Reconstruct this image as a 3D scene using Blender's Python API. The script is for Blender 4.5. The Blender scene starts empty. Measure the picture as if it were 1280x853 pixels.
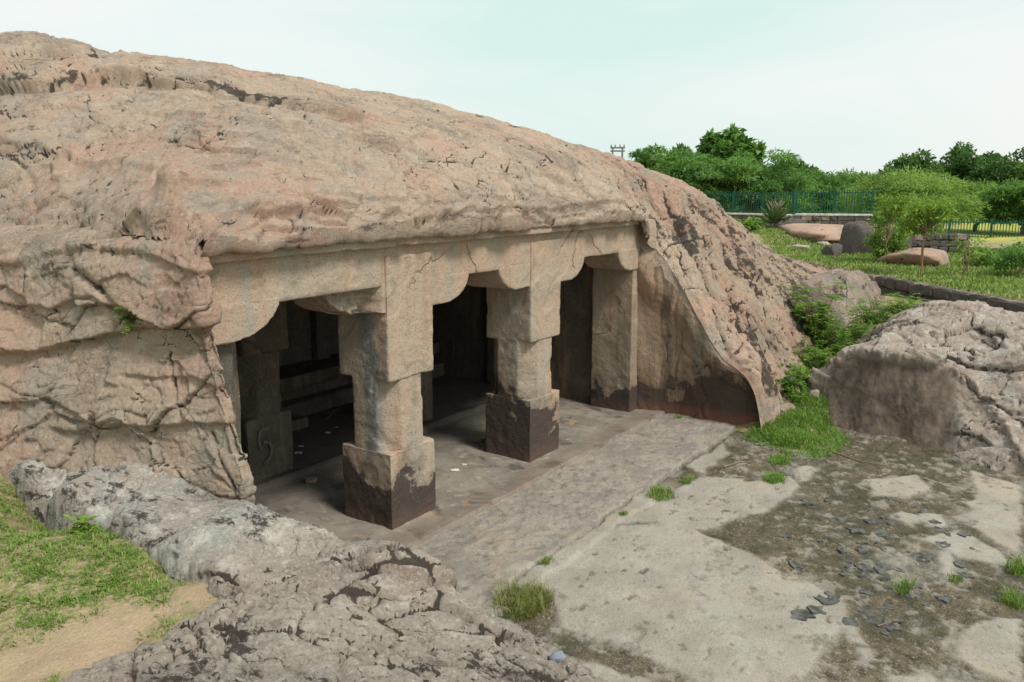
import bpy, bmesh, math, random
import numpy as np
from mathutils import Vector, Matrix

# ------------------------------------------------------------------ camera, sky, sun, exposure
scene = bpy.context.scene
R = math.radians
FPX, PITCH, YAW = 1033.0, R(10.770), R(34.770)      # photo focal length in pixels (1280 wide); facade runs along +X
CAM = np.array([-5.364, -5.094, 3.2])
FW = np.array([math.cos(YAW)*math.cos(PITCH), math.sin(YAW)*math.cos(PITCH), -math.sin(PITCH)])
RT = np.array([math.sin(YAW), -math.cos(YAW), 0.0])
UP = np.cross(RT, FW)
cam = bpy.data.cameras.new('camera'); camo = bpy.data.objects.new('camera', cam)
scene.collection.objects.link(camo); scene.camera = camo
cam.sensor_width = 36.0; cam.lens = FPX/1280*36.0; cam.clip_start = 0.05; cam.clip_end = 3000
camo.matrix_world = Matrix(((RT[0], UP[0], -FW[0], CAM[0]), (RT[1], UP[1], -FW[1], CAM[1]), (RT[2], UP[2], -FW[2], CAM[2]), (0, 0, 0, 1)))

SUN_DIR = Vector((-0.10, -0.62, 0.80)).normalized()       # towards the sun, behind thin cloud
w = bpy.data.worlds.new('World'); scene.world = w; w.use_nodes = True
nt = w.node_tree; nt.nodes.clear()
wo = nt.nodes.new('ShaderNodeOutputWorld'); bg = nt.nodes.new('ShaderNodeBackground')
sky = nt.nodes.new('ShaderNodeTexSky'); sky.sky_type = 'NISHITA'; sky.sun_disc = False
sky.sun_elevation = math.asin(SUN_DIR.z); sky.sun_rotation = math.atan2(SUN_DIR.x, SUN_DIR.y)
sky.air_density = 1.2; sky.dust_density = 3.0
tc = nt.nodes.new('ShaderNodeTexCoord'); mp = nt.nodes.new('ShaderNodeMapping'); mp.inputs['Scale'].default_value = (1.0, 1.0, 3.2)
nz = nt.nodes.new('ShaderNodeTexNoise'); nz.inputs['Scale'].default_value = 1.6; nz.inputs['Detail'].default_value = 7; nz.inputs['Distortion'].default_value = 0.5
cr = nt.nodes.new('ShaderNodeValToRGB')                    # thin overcast: paler and greener veils
cr.color_ramp.elements[0].position = 0.36; cr.color_ramp.elements[0].color = (4.75, 6.0, 5.68, 1)
cr.color_ramp.elements[1].position = 0.66; cr.color_ramp.elements[1].color = (6.2, 6.42, 6.28, 1)
mx = nt.nodes.new('ShaderNodeMix'); mx.data_type = 'RGBA'; mx.inputs['Factor'].default_value = 0.93
nt.links.new(tc.outputs['Generated'], mp.inputs['Vector']); nt.links.new(mp.outputs['Vector'], nz.inputs['Vector'])
nt.links.new(nz.outputs['Fac'], cr.inputs['Fac']); nt.links.new(sky.outputs['Color'], mx.inputs['A']); nt.links.new(cr.outputs['Color'], mx.inputs['B'])
nt.links.new(mx.outputs['Result'], bg.inputs['Color']); bg.inputs['Strength'].default_value = 0.1
nt.links.new(bg.outputs['Background'], wo.inputs['Surface'])
sl = bpy.data.lights.new('sun', 'SUN'); sl.energy = 2.2; sl.angle = R(14); sl.color = (1.0, 0.95, 0.87)
so = bpy.data.objects.new('sun', sl); scene.collection.objects.link(so)
so.rotation_euler = (-SUN_DIR).to_track_quat('-Z', 'Y').to_euler()
scene.view_settings.view_transform = 'Standard'; scene.view_settings.look = 'None'
scene.view_settings.exposure = 0.6; scene.view_settings.gamma = 1.0
scene.cycles.max_bounces = 6; scene.cycles.diffuse_bounces = 4; scene.cycles.transparent_max_bounces = 6

# ------------------------------------------------------------------ pixel rays (a pixel gives a direction only)
def ray(px, py):
    d = FW*FPX + RT*(px-640) + UP*(426.5-py); return d/np.linalg.norm(d)
def hitz(px, py, z):
    d = ray(px, py); return CAM + d*((z-CAM[2])/d[2])
def hitx(px, py, x):
    d = ray(px, py); return CAM + d*((x-CAM[0])/d[0])
def hity(px, py, y):
    d = ray(px, py); return CAM + d*((y-CAM[1])/d[1])

# ------------------------------------------------------------------ numpy noise
_rs = np.random.RandomState(7)
_perm = _rs.permutation(256).astype(np.int32); _perm = np.concatenate([_perm, _perm, _perm])
_g = _rs.normal(size=(256, 3)); _g /= np.linalg.norm(_g, axis=1)[:, None]; _g = (_g*1.5).astype(np.float32)
def perlin(P, seed=0):
    P = np.asarray(P, dtype=np.float32) + np.float32(seed*17.31)
    i = np.floor(P).astype(np.int32); f = P - i; i &= 255
    u = f*f*f*(f*(f*6-15)+10)
    out = 0
    for a in (0, 1):
        pa = _perm[i[..., 0]+a]; wa = u[..., 0] if a else 1-u[..., 0]
        for b in (0, 1):
            pb = _perm[pa + i[..., 1]+b]; wb = wa*(u[..., 1] if b else 1-u[..., 1])
            for c in (0, 1):
                g = _g[_perm[pb + i[..., 2]+c] & 255]
                wc = wb*(u[..., 2] if c else 1-u[..., 2])
                out = out + wc*(g[..., 0]*(f[..., 0]-a)+g[..., 1]*(f[..., 1]-b)+g[..., 2]*(f[..., 2]-c))
    return out
def fbm(P, o=4, seed=0, gain=0.5):
    s = 0; a = 1.0
    for k in range(o):
        s = s + a*perlin(P*(2.03**k), seed+k); a *= gain
    return s
def ridged(P, o=3, seed=0, gain=0.5):
    s = 0; a = 1.0
    for k in range(o):
        s = s + a*(1-2*np.abs(perlin(P*(2.1**k), seed+k))); a *= gain
    return s
_rv = _rs.uniform(size=(256, 3)).astype(np.float32); _rd = _rs.normal(size=(256, 3)).astype(np.float32)
def facets(P, seed=0):
    """Voronoi blocks: (tilted-plane height per block, distance to the joint between blocks)"""
    sh = P.shape[:-1]; P = np.asarray(P, np.float32).reshape(-1, 3)+np.float32(seed*13.7)
    i = np.floor(P).astype(np.int32); f = P-i
    F1 = np.full(len(P), 9, np.float32); F2 = F1.copy(); H = np.zeros(len(P), np.float32)
    for a in (-1, 0, 1):
        pa = _perm[(i[:, 0]+a) & 255]
        for b in (-1, 0, 1):
            pb = _perm[pa+((i[:, 1]+b) & 255)]
            for c in (-1, 0, 1):
                h = _perm[pb+((i[:, 2]+c) & 255)] & 255; r = _rv[h]
                dx = f[:, 0]-a-r[:, 0]; dy = f[:, 1]-b-r[:, 1]; dz = f[:, 2]-c-r[:, 2]; d = dx*dx+dy*dy+dz*dz
                m = d < F1; g = _rd[h]; F2 = np.where(m, F1, np.minimum(F2, d)); H = np.where(m, g[:, 0]*dx+g[:, 1]*dy+g[:, 2]*dz+.35*g[:, 0], H); F1 = np.where(m, d, F1)
    return np.clip(H, -1.6, 1.6).reshape(sh), (np.sqrt(F2)-np.sqrt(F1)).reshape(sh)
def sstep(a, b, x):
    t = np.clip((x-a)/(b-a), 0, 1); return t*t*(3-2*t)
def tps_fit(pts, lam=0.002):
    p = np.array(pts, float); n = len(p)
    d2 = ((p[:, None, :2]-p[None, :, :2])**2).sum(-1)
    K = 0.5*d2*np.log(d2+1e-12) + lam*np.eye(n)
    Q = np.c_[np.ones(n), p[:, :2]]
    A = np.block([[K, Q], [Q.T, np.zeros((3, 3))]])
    return p[:, :2], np.linalg.solve(A, np.r_[p[:, 2], 0, 0, 0])
def tps_eval(m, x, y):
    c, wv = m; n = len(c); s = wv[n] + wv[n+1]*x + wv[n+2]*y
    for k in range(n):
        d2 = (x-c[k, 0])**2 + (y-c[k, 1])**2
        s = s + wv[k]*0.5*d2*np.log(d2+1e-12)
    return s
def poly_sd(x, y, poly):
    """signed distance to polygon, negative inside"""
    d = np.full(x.shape, 1e9); ins = np.zeros(x.shape, bool); n = len(poly)
    for i in range(n):
        ax, ay = poly[i][:2]; bx, by = poly[(i+1) % n][:2]
        ex, ey = bx-ax, by-ay; t = np.clip(((x-ax)*ex+(y-ay)*ey)/(ex*ex+ey*ey+1e-12), 0, 1)
        d = np.minimum(d, np.hypot(x-ax-t*ex, y-ay-t*ey))
        cnd = ((ay > y) != (by > y)) & (x < (bx-ax)*(y-ay)/((by-ay) if by != ay else 1e-12)+ax)
        ins ^= cnd
    return np.where(ins, -d, d)

# ------------------------------------------------------------------ object helpers
COL = scene.collection
def tag(o, label=None, cat=None, group=None, kind=None):
    if label: o['label'] = label
    if cat: o['category'] = cat
    if group: o['group'] = group
    if kind: o['kind'] = kind
    return o
def np_mesh(name, V, F, smooth=True, attrs=None):
    V = np.asarray(V, np.float32).reshape(-1, 3); F = np.asarray(F, np.int32)
    me = bpy.data.meshes.new(name); k = F.shape[1]
    me.vertices.add(len(V)); me.vertices.foreach_set('co', V.ravel())
    me.loops.add(F.size); me.loops.foreach_set('vertex_index', F.ravel())
    me.polygons.add(len(F)); me.polygons.foreach_set('loop_start', np.arange(0, F.size, k, dtype=np.int32))
    me.update(calc_edges=True)
    me.polygons.foreach_set('use_smooth', np.full(len(F), smooth))
    for an, av in (attrs or {}).items():
        a = me.attributes.new(an, 'FLOAT', 'POINT'); a.data.foreach_set('value', np.asarray(av, np.float32).ravel())
    me.validate(); return me
def link(name, me, mat=None, parent=None, loc=None):
    o = bpy.data.objects.new(name, me); COL.objects.link(o)
    if mat is not None and me is not None and not me.materials: me.materials.append(mat)
    if parent is not None: o.parent = parent
    if loc is not None: o.location = loc
    return o
def empty(name, loc=(0, 0, 0), rz=0):
    o = bpy.data.objects.new(name, None); COL.objects.link(o); o.location = loc; o.rotation_euler[2] = rz
    o.empty_display_size = 0.2; return o
def recenter(o, p):
    """move the object's origin to world point p (mesh built in world coordinates)"""
    p = np.array(p, float); o.data.transform(Matrix.Translation(Vector(-p))); o.location = p
def copy_tree(o, parent=None):
    c = o.copy(); COL.objects.link(c); c.parent = parent
    for ch in list(o.children): copy_tree(ch, c)
    return c
def grid_faces(n, m, keep=None):
    idx = np.arange(n*m).reshape(n, m)
    q = np.stack([idx[:-1, :-1], idx[1:, :-1], idx[1:, 1:], idx[:-1, 1:]], -1)
    if keep is not None: q = q[keep]
    return q.reshape(-1, 4)
def grid_normals(G):
    du = np.gradient(G, axis=0); dv = np.gradient(G, axis=1)
    N = np.cross(du, dv); N /= np.linalg.norm(N, axis=-1)[..., None]+1e-12
    return N
def spaced(knots):
    """[(pos, step), ...] -> graded positions hitting every knot exactly"""
    out = []
    for (a, sa), (b, sb) in zip(knots[:-1], knots[1:]):
        n = max(2, int(round((b-a)/((sa+sb)/2)))); t = np.linspace(0, 1, n, endpoint=False)
        r = sb/sa
        u = t if abs(r-1) < 1e-3 else (r**t-1)/(r-1)
        out += list(a+(b-a)*u)
    out.append(knots[-1][0]); return np.array(out)

def arc_grid(gx, gy, zfun, segs):
    """grid of (x, y) where the given x-intervals are re-spaced evenly along the slope, so steep faces keep their resolution"""
    X = np.repeat(gx[:, None], len(gy), 1); Y = np.repeat(gy[None], len(gx), 0)
    for a, b in segs:
        ia, ib = int(np.argmin(abs(gx-a))), int(np.argmin(abs(gx-b))); t = np.linspace(gx[ia], gx[ib], 260)
        TX, TY = np.meshgrid(t, gy, indexing='ij'); TZ = zfun(TX, TY)
        ds = np.hypot(np.diff(t)[:, None], np.diff(TZ, axis=0)*.9); cs = np.concatenate([np.zeros((1, len(gy))), np.cumsum(ds, 0)])
        u = (gx[ia:ib+1]-gx[ia])/(gx[ib]-gx[ia])
        for j in range(len(gy)): X[ia:ib+1, j] = np.interp(u*cs[-1, j], cs[:, j], t)
    return X, Y
# ------------------------------------------------------------------ materials
class NT:
    def __init__(s, name):
        s.m = bpy.data.materials.new(name); s.m.use_nodes = True; s.t = s.m.node_tree; s.t.nodes.clear()
        s.out = s.t.nodes.new('ShaderNodeOutputMaterial'); s.b = s.n('ShaderNodeBsdfPrincipled')
        s.t.links.new(s.b.outputs[0], s.out.inputs[0]); s.co = s.n('ShaderNodeTexCoord').outputs['Object']
        s.b.inputs['Specular IOR Level'].default_value = 0.25
    def n(s, ty): return s.t.nodes.new(ty)
    def L(s, a, b):
        if hasattr(a, 'is_output'): s.t.links.new(a, b)
        else: b.default_value = a
    def mapping(s, scale=(1, 1, 1), rot=(0, 0, 0), vec=None):
        m = s.n('ShaderNodeMapping'); s.L(vec or s.co, m.inputs['Vector']); m.inputs['Scale'].default_value = scale
        m.inputs['Rotation'].default_value = rot; return m.outputs[0]
    def noise(s, scale, detail=4, rough=0.55, dist=0.0, vec=None, col=False):
        m = s.n('ShaderNodeTexNoise'); s.L(vec or s.co, m.inputs['Vector']); m.inputs['Scale'].default_value = scale
        m.inputs['Detail'].default_value = detail; m.inputs['Roughness'].default_value = rough; m.inputs['Distortion'].default_value = dist
        return m.outputs['Color' if col else 'Fac']
    def voro(s, scale, feature='DISTANCE_TO_EDGE', vec=None, out='Distance', rnd=1.0):
        m = s.n('ShaderNodeTexVoronoi'); m.feature = feature; s.L(vec or s.co, m.inputs['Vector']); m.inputs['Scale'].default_value = scale
        m.inputs['Randomness'].default_value = rnd; return m.outputs[out]
    def ramp(s, x, a, b, smooth=True):
        m = s.n('ShaderNodeMapRange'); m.interpolation_type = 'SMOOTHSTEP' if smooth else 'LINEAR'
        s.L(x, m.inputs['Value']); m.inputs['From Min'].default_value = a; m.inputs['From Max'].default_value = b; return m.outputs[0]
    def math(s, op, a, b=0.0, c=0.0):
        m = s.n('ShaderNodeMath'); m.operation = op; s.L(a, m.inputs[0]); s.L(b, m.inputs[1])
        if op in ('MULTIPLY_ADD',): s.L(c, m.inputs[2])
        return m.outputs[0]
    def mix(s, f, a, b, mode='MIX'):
        m = s.n('ShaderNodeMix'); m.data_type = 'RGBA'; m.blend_type = mode; s.L(f, m.inputs['Factor'])
        for v, k in ((a, 'A'), (b, 'B')):
            if isinstance(v, tuple): v = (*v[:3], 1)
            s.L(v, m.inputs[k])
        return m.outputs['Result']
    def attr(s, name):
        m = s.n('ShaderNodeAttribute'); m.attribute_name = name; return m.outputs['Fac']
    def sep(s, vec=None):
        m = s.n('ShaderNodeSeparateXYZ'); s.L(vec or s.co, m.inputs[0]); return m.outputs
    def world(s): return s.n('ShaderNodeNewGeometry').outputs['Position']
    def bump(s, h, strength, dist, prev=None):
        m = s.n('ShaderNodeBump'); s.L(h, m.inputs['Height']); m.inputs['Strength'].default_value = strength; m.inputs['Distance'].default_value = dist
        if prev is not None: s.L(prev, m.inputs['Normal'])
        return m.outputs[0]
    def done(s, col, rough=0.9, normal=None):
        if isinstance(col, tuple): col = (*col[:3], 1)
        s.L(col, s.b.inputs['Base Color']); s.L(rough, s.b.inputs['Roughness'])
        if normal is not None: s.L(normal, s.b.inputs['Normal'])
        return s.m

def rock_mat(name, tan=(.435, .33, .248), pink=(.45, .298, .225), grey=(.37, .31, .25), dark=(.055, .045, .038), pale=(.62, .53, .43),
             blackening=0.34, palef=0.3, streak=(.8, 1.5, 3.3), fine=1.0, rot=(.25, .35, .3), micro=1.0, grain=42, lines=.45, flo=.56, fsc=3.2):
    s = NT(name)
    wn = s.noise(1.3, 5, .62, col=True)
    big = s.noise(0.55, 4, 0.55, 0.4); sm = s.noise(7, 6, 0.68, 0.2); spk = s.noise(grain, 3, 0.7)
    c = s.mix(s.ramp(big, .42, .60), tan, pink)
    c = s.mix(s.ramp(s.noise(2.3, 5, .65, .3), .47, .64), c, grey)
    c = s.mix(s.math('MULTIPLY', s.ramp(sm, .50, .66), palef), c, pale)
    c = s.mix(s.math('MULTIPLY', s.ramp(s.noise(.95, 7, .70, .4), .50, .66), .55), c, tuple(v*.52 for v in grey))       # old grey weathering
    sv = s.mapping(streak, rot, vec=s.mix(.12, s.co, wn))
    fl = s.noise(fsc, 8, 0.74, 0.25, vec=sv)
    # hairline joints with dirt in them: thin contours of a stretched noise, broken up
    ln = None
    for sc, w_, lo in ((1.0, .007, .47), (2.4, .011, .50)):
        n = s.noise(sc, 3, .5, .0, vec=sv); m = s.ramp(s.noise(sc*.8, 2, .5), lo, lo+.08)
        l = s.math('MULTIPLY', s.ramp(s.math('ABSOLUTE', s.math('SUBTRACT', n, .5)), w_, w_*.25), m); ln = l if ln is None else s.math('MAXIMUM', ln, l)
    ln = s.math('MULTIPLY', ln, lines)
    # black biological growth in ragged flecks; the attribute adds black along cracks and grooves
    k = s.math('MULTIPLY', s.math('MULTIPLY', s.ramp(fl, flo, flo+.10), s.ramp(s.noise(1.3, 4, .6, .3), .44, .60)), blackening*2.4)
    at = s.ramp(s.math('ADD', s.attr('blackening'), s.math('MULTIPLY', s.math('SUBTRACT', sm, .5), 1.3)), .42, .62)
    k = s.math('MAXIMUM', s.math('MAXIMUM', k, at), s.math('MULTIPLY', ln, .75)); k = s.math('MINIMUM', k, .92)
    # grain: feldspar / mica speckle
    c = s.mix(s.math('MULTIPLY', s.ramp(spk, .56, .70), .5*fine), c, tuple(v*.38 for v in tan))
    c = s.mix(s.math('MULTIPLY', s.ramp(spk, .44, .32), .55*fine), c, pale)
    c = s.mix(k, c, dark)
    h = s.math('SUBTRACT', s.math('MULTIPLY', s.noise(15, 9, .80, .1), 1.0), s.math('MULTIPLY', ln, .25))
    return s.done(c, .93, s.bump(h, 1.0*micro, .036))

def carved_mat(name, base=(.40, .325, .25), warm=(.42, .305, .225), grey=(.35, .305, .245), stain_z=None, stain=(.035, .028, .026), red=(.085, .05, .042), dust=0.0, cracks=.25, runs=0.0, seep=False):
    """dressed granite: coarse speckle, run-off streaks, damp stain above the floor (world height)"""
    s = NT(name); wp = s.world(); xyz = s.sep(wp)
    big = s.noise(1.1, 4, .6, .5, vec=wp); lich = s.noise(1.9, 6, .68, .3, vec=wp); vs = s.noise(5.0, 4, .6, .3, vec=s.mapping((1, 1, .12), vec=wp)); spk = s.noise(70, 3, .6, vec=wp); spk2 = s.noise(28, 4, .65, vec=wp)
    c = s.mix(s.ramp(big, .40, .62), base, warm)
    c = s.mix(s.ramp(vs, .50, .68), c, grey)
    c = s.mix(s.math('MULTIPLY', s.ramp(vs, .46, .34), .45), c, (.33, .21, .135))
    c = s.mix(s.math('MULTIPLY', s.ramp(spk, .56, .68), .6), c, (.09, .075, .06))
    c = s.mix(s.math('MULTIPLY', s.ramp(spk, .42, .30), .5), c, (.56, .47, .36))
    c = s.mix(s.math('MULTIPLY', s.ramp(spk2, .58, .72), .35), c, (.16, .12, .09))
    c = s.mix(s.math('MULTIPLY', s.ramp(lich, .52, .66), .55), c, (.20, .175, .135))
    if runs:
        rn = s.noise(3.2, 5, .65, .5, vec=s.mapping((1, 1, .10), vec=wp)); c = s.mix(s.math('MULTIPLY', s.ramp(rn, .50, .62), runs), c, (.07, .052, .04)); c = s.mix(s.math('MULTIPLY', s.ramp(rn, .42, .34), runs*.5), c, (.38, .24, .15))
    if stain_z is not None:
        n = s.noise(2.6, 6, .62, .3, vec=wp)
        zz = s.math('ADD', xyz[2], s.math('MULTIPLY', s.math('SUBTRACT', n, .5), -1.2)); zz = s.math('ADD', zz, s.math('MULTIPLY', s.math('SUBTRACT', s.noise(.9, 2, .5, vec=wp), .5), -1.6))
        f = s.math('MAXIMUM', s.math('MULTIPLY', s.ramp(zz, stain_z+.22, stain_z-.1), .55), s.ramp(zz, stain_z+.02, stain_z-.06))
        sc = s.mix(s.ramp(s.math('ADD', xyz[2], s.math('MULTIPLY', n, .2)), .30, .10), s.mix(s.math('MULTIPLY', s.ramp(spk, .55, .3), .5), stain, (.13, .09, .075)), red)
        c = s.mix(s.math('MULTIPLY', f, .93), c, sc)
    if seep:      # grey mineral seepage running down one side face
        yy = s.math('ADD', xyz[1], s.math('MULTIPLY', s.math('SUBTRACT', s.noise(1.6, 3, .6, vec=wp), .5), -.35))
        f = s.math('MULTIPLY', s.ramp(s.math('ABSOLUTE', s.math('SUBTRACT', yy, .25)), .14, .05), s.math('MULTIPLY', s.ramp(xyz[0], .09, .02), s.ramp(s.math('ADD', xyz[2], s.math('MULTIPLY', n, .5)), .75, 1.0)))
        c = s.mix(s.math('MULTIPLY', f, .8), c, s.mix(s.ramp(s.noise(12, 5, .7, vec=wp), .5, .72), (.17, .17, .16), (.42, .42, .40)))
    if dust:
        d = s.noise(4, 5, .6, vec=wp); c = s.mix(s.math('MULTIPLY', s.ramp(d, .5, .75), dust), c, (.30, .26, .21))
    cw = s.mix(.30, wp, s.noise(1.6, 4, .65, vec=wp, col=True))
    ck = s.voro(.95, vec=cw); km = s.ramp(s.noise(1.1, 2, vec=wp), .52, .6)
    kf = s.math('MULTIPLY', s.ramp(ck, .010, .002), km)
    c = s.mix(s.math('MULTIPLY', kf, cracks*2), c, (.06, .045, .035))
    nrm = s.bump(s.math('MULTIPLY', kf, -1.0), .6, .02)
    h = s.math('ADD', s.noise(45, 5, .7, vec=wp), s.math('MULTIPLY', s.noise(9, 4, .6, vec=wp), 1.4))
    return s.done(c, .85, s.bump(h, .55, .02, nrm))

M = {}
M['rock'] = rock_mat('hill_granite')
M['rock_fg'] = rock_mat('foreground_granite', tan=(.46, .42, .37), pink=(.45, .38, .33), grey=(.40, .38, .345), pale=(.66, .62, .56), blackening=.55, palef=.8, streak=(2.2, 1.2, 2.0), rot=(0, 0, .5), micro=1.0, grain=50, flo=.51, fsc=5.5, fine=1.6)
def tint_by_attr(m, attr, colA, colB):
    """multiply the base colour by one of two mineral tints, chosen by an attribute"""
    t = m.node_tree; b = [n for n in t.nodes if n.type == 'BSDF_PRINCIPLED'][0]; src = b.inputs['Base Color'].links[0].from_socket
    a = t.nodes.new('ShaderNodeAttribute'); a.attribute_name = attr; x = t.nodes.new('ShaderNodeMix'); x.data_type = 'RGBA'; y = t.nodes.new('ShaderNodeMix'); y.data_type = 'RGBA'; y.blend_type = 'MULTIPLY'; y.inputs['Factor'].default_value = 1
    x.inputs['A'].default_value = (*colA, 1); x.inputs['B'].default_value = (*colB, 1); t.links.new(a.outputs['Fac'], x.inputs['Factor']); t.links.new(src, y.inputs['A']); t.links.new(x.outputs['Result'], y.inputs['B']); t.links.new(y.outputs['Result'], b.inputs['Base Color'])
tint_by_attr(M['rock'], 'flank', (1.0, 1.0, 1.0), (.84, .82, .80))
tint_by_attr(M['rock_fg'], 'rib', (.90, .835, .79), (.97, .98, .97))
M['rock_boulder'] = rock_mat('boulder_granite', tan=(.38, .32, .265), pink=(.36, .28, .23), grey=(.42, .38, .34), pale=(.60, .54, .48), blackening=.45, palef=.6)
M['rock_far'] = rock_mat('far_granite', tan=(.42, .27, .20), pink=(.44, .26, .20), grey=(.36, .27, .22), blackening=.15)
M['rock_dark'] = rock_mat('dark_granite', tan=(.10, .088, .078), pink=(.13, .10, .085), grey=(.08, .075, .07), pale=(.22, .2, .18), blackening=.5)
M['rock_tail'] = rock_mat('tail_granite', tan=(.27, .205, .165), pink=(.27, .19, .155), grey=(.19, .165, .145), blackening=.6)
M['carved'] = carved_mat('carved_granite')
M['carved_stain'] = carved_mat('carved_granite_stained', stain_z=.50)
M['carved_seep'] = carved_mat('carved_granite_seepage', stain_z=.50, seep=True)
M['pilaster'] = carved_mat('pilaster_granite', stain_z=.46, base=(.28, .225, .165), runs=.35)
M['cutface'] = carved_mat('cut_face_granite', base=(.30, .215, .15), warm=(.34, .215, .14), grey=(.24, .20, .155), stain_z=.58, stain=(.06, .042, .035), red=(.17, .075, .055), cracks=.4, runs=.7)
M['interior'] = carved_mat('cave_interior_granite', base=(.11, .092, .074), warm=(.115, .088, .066), grey=(.09, .082, .07), dust=.2)  # same granite, with the cave's shade darkened into its colour

# ------------------------------------------------------------------ the rock hill (terrain) with the cut forecourt
X0, X1, BROW = -1.93, 5.20, -0.20          # side walls of the cutting, front edge of the rock roof
HP = []
for x, dz in ((-1.2, -.02), (.5, 0), (2.2, 0), (3.8, -.02)):
    k = max(0, x-2)*.02
    for y, z in ((-.2, 2.84), (.12, 3.17), (.7, 3.56), (2, 4.06-k*2), (3, 4.33-k*2), (4, 4.54-k*2)):
        if x < 0 and y > .3: continue
        HP.append((x, y, z+dz))
HP += [(4.9, -.2, 2.74), (4.9, .15, 3.02), (4.95, .8, 3.4), (5, 2, 4.0), (6.2, 3, 4.06), (7.5, 4, 4.2), (6.5, 2.1, 3.78), (7.3, 1.75, 3.6), (9.6, 3, 3.6), (2, 5.2, 4.7), (4, 6, 4.75), (7, 6, 4.5), (0.3, 4.8, 4.76), (-.4, 6.5, 4.75), (3, 8.5, 4.5), (8, 8.5, 4.0), (-.8, 9, 4.3)]
HP += [(-1.95, -.19, 2.78), (-1.65, -.2, 2.82), (-1.65, .12, 3.06), (-1.95, .3, 2.9), (-1.5, .8, 3.12), (-1.5, 2, 3.14), (-1.0, 2.5, 3.5), (-.35, 3.5, 4.1), (-.9, 1.2, 3.5), (-1.5, 3.4, 3.3), (-1.1, 4.3, 4.05), (-.84, 4.8, 4.62), (-.4, 2.2, 3.85)]
HP += [(-2.05, 1.0, 2.62), (-2.1, 2.2, 2.55), (-2.3, 1.2, 1.6), (-2.4, 2.4, 1.5), (-2.7, 1.5, .7), (-2.9, 3, .8), (-2.2, 3.6, 2.1), (-3.9, 7, .9), (-2.2, 7, 3.3), (-4.5, 4, .5), (-5, 0, .3), (-2.12, 0.2, 1.6), (-2.4, .3, .6)]
for p in ((5.2, .07, 2.72), (5.2, -.5, 2.14), (5.2, -1.2, 1.10), (5.2, -1.68, .62), (5.2, -1.86, -.05), (5.2, -2.3, -.4)): HP.append(p)
HP += [(5.9, -1.2, 1.28), (5.8, -1.72, .55), (6.0, -1.95, .0), (6.5, -1.14, 1.47), (6.45, -1.55, .92), (6.7, -1.85, .25), (7, -.44, 1.98), (6.5, .04, 2.84), (8, .69, 2.85), (8.7, 1, 3.08), (9.6, 1.1, 2.98), (7.6, 1, 3.26), (8.6, 1.6, 3.34), (11, 4, 3.7),
       (10, .25, 2.16), (9, -.41, 1.8), (8, -.88, 1.6), (7.6, -1.35, .95), (7.4, -1.8, .35), (9, -1.0, 1.15), (9.4, -1.6, .6), (10.6, -1.2, 1.0), (10.9, .3, 1.95), (11.6, 1.2, 2.0), (12.6, 0.2, 1.55), (12.2, -.9, 1.35), (12.2, -1.7, .85), (12, -2.4, .3), (13.6, -.8, 1.0), (14.2, -1.6, .5),
       (14.5, 1, .8), (14, 4, 2.2), (16, 3, .6), (16, 6, 1.2), (13, 8, 3), (9, -2.6, .2), (7, -2.7, -.3)]
HM = tps_fit(HP, .0008)
def hill_z(x, y): return tps_eval(HM, x, y)-.20*np.exp(-np.maximum(x-X1, 0)/.13)*sstep(X1-.3, X1-.02, x)*sstep(.15, -.25, y)
def hit_hill(px, py, z0=None):
    d = ray(px, py); t = np.linspace(3, 30, 1400); p = CAM[None]+t[:, None]*d
    h = hill_z(p[:, 0], p[:, 1]); b = np.nonzero(p[:, 2] < h)[0]
    return p[b[0]] if len(b) else p[-1]
def line_dist(P, line):
    """distance of points to a 3-D polyline and height above its nearest point"""
    d = np.full(P.shape[:-1], 1e9); dz = np.zeros(P.shape[:-1])
    for a, b in zip(line[:-1], line[1:]):
        e = b-a; t = np.clip(((P-a)@e)/(e@e+1e-9), 0, 1); q = a+t[..., None]*e
        dd = np.linalg.norm(P-q, axis=-1); m = dd < d
        dz = np.where(m, P[..., 2]-q[..., 2], dz); d = np.where(m, dd, d)
    return d, dz
GROOVES = [([(0, 104), (60, 105), (100, 102)], .10, .05, .5), ([(120, 100), (210, 101), (250, 105)], .07, .04, .5), ([(250, 104), (290, 113), (330, 122), (350, 130)], .13, .07, .66), ([(375, 133), (405, 140), (445, 149)], .10, .05, .62),
           ([(130, 70), (200, 76), (270, 86)], .09, .04, .5), ([(590, 150), (640, 160), (690, 175)], .10, .04, .6),
           ([(74, 165), (78, 185), (95, 215)], .02, .02, .45), ([(375, 205), (385, 240), (395, 262)], .02, .02, .45),
           ([(0, 195), (40, 215), (50, 245)], .03, .03, .5), ([(535, 275), (528, 300)], .04, .03, .5), ([(330, 258), (380, 262), (420, 252)], .03, .03, .35)]
LEDGES = [([(20, 108), (150, 100), (260, 106), (350, 130), (440, 152)], .11), ([(540, 270), (640, 262), (760, 258)], .05), ([(0, 180), (120, 215), (260, 225)], .03), ([(330, 262), (430, 250)], .05), ([(200, 150), (330, 165), (520, 190)], .03)]
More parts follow.
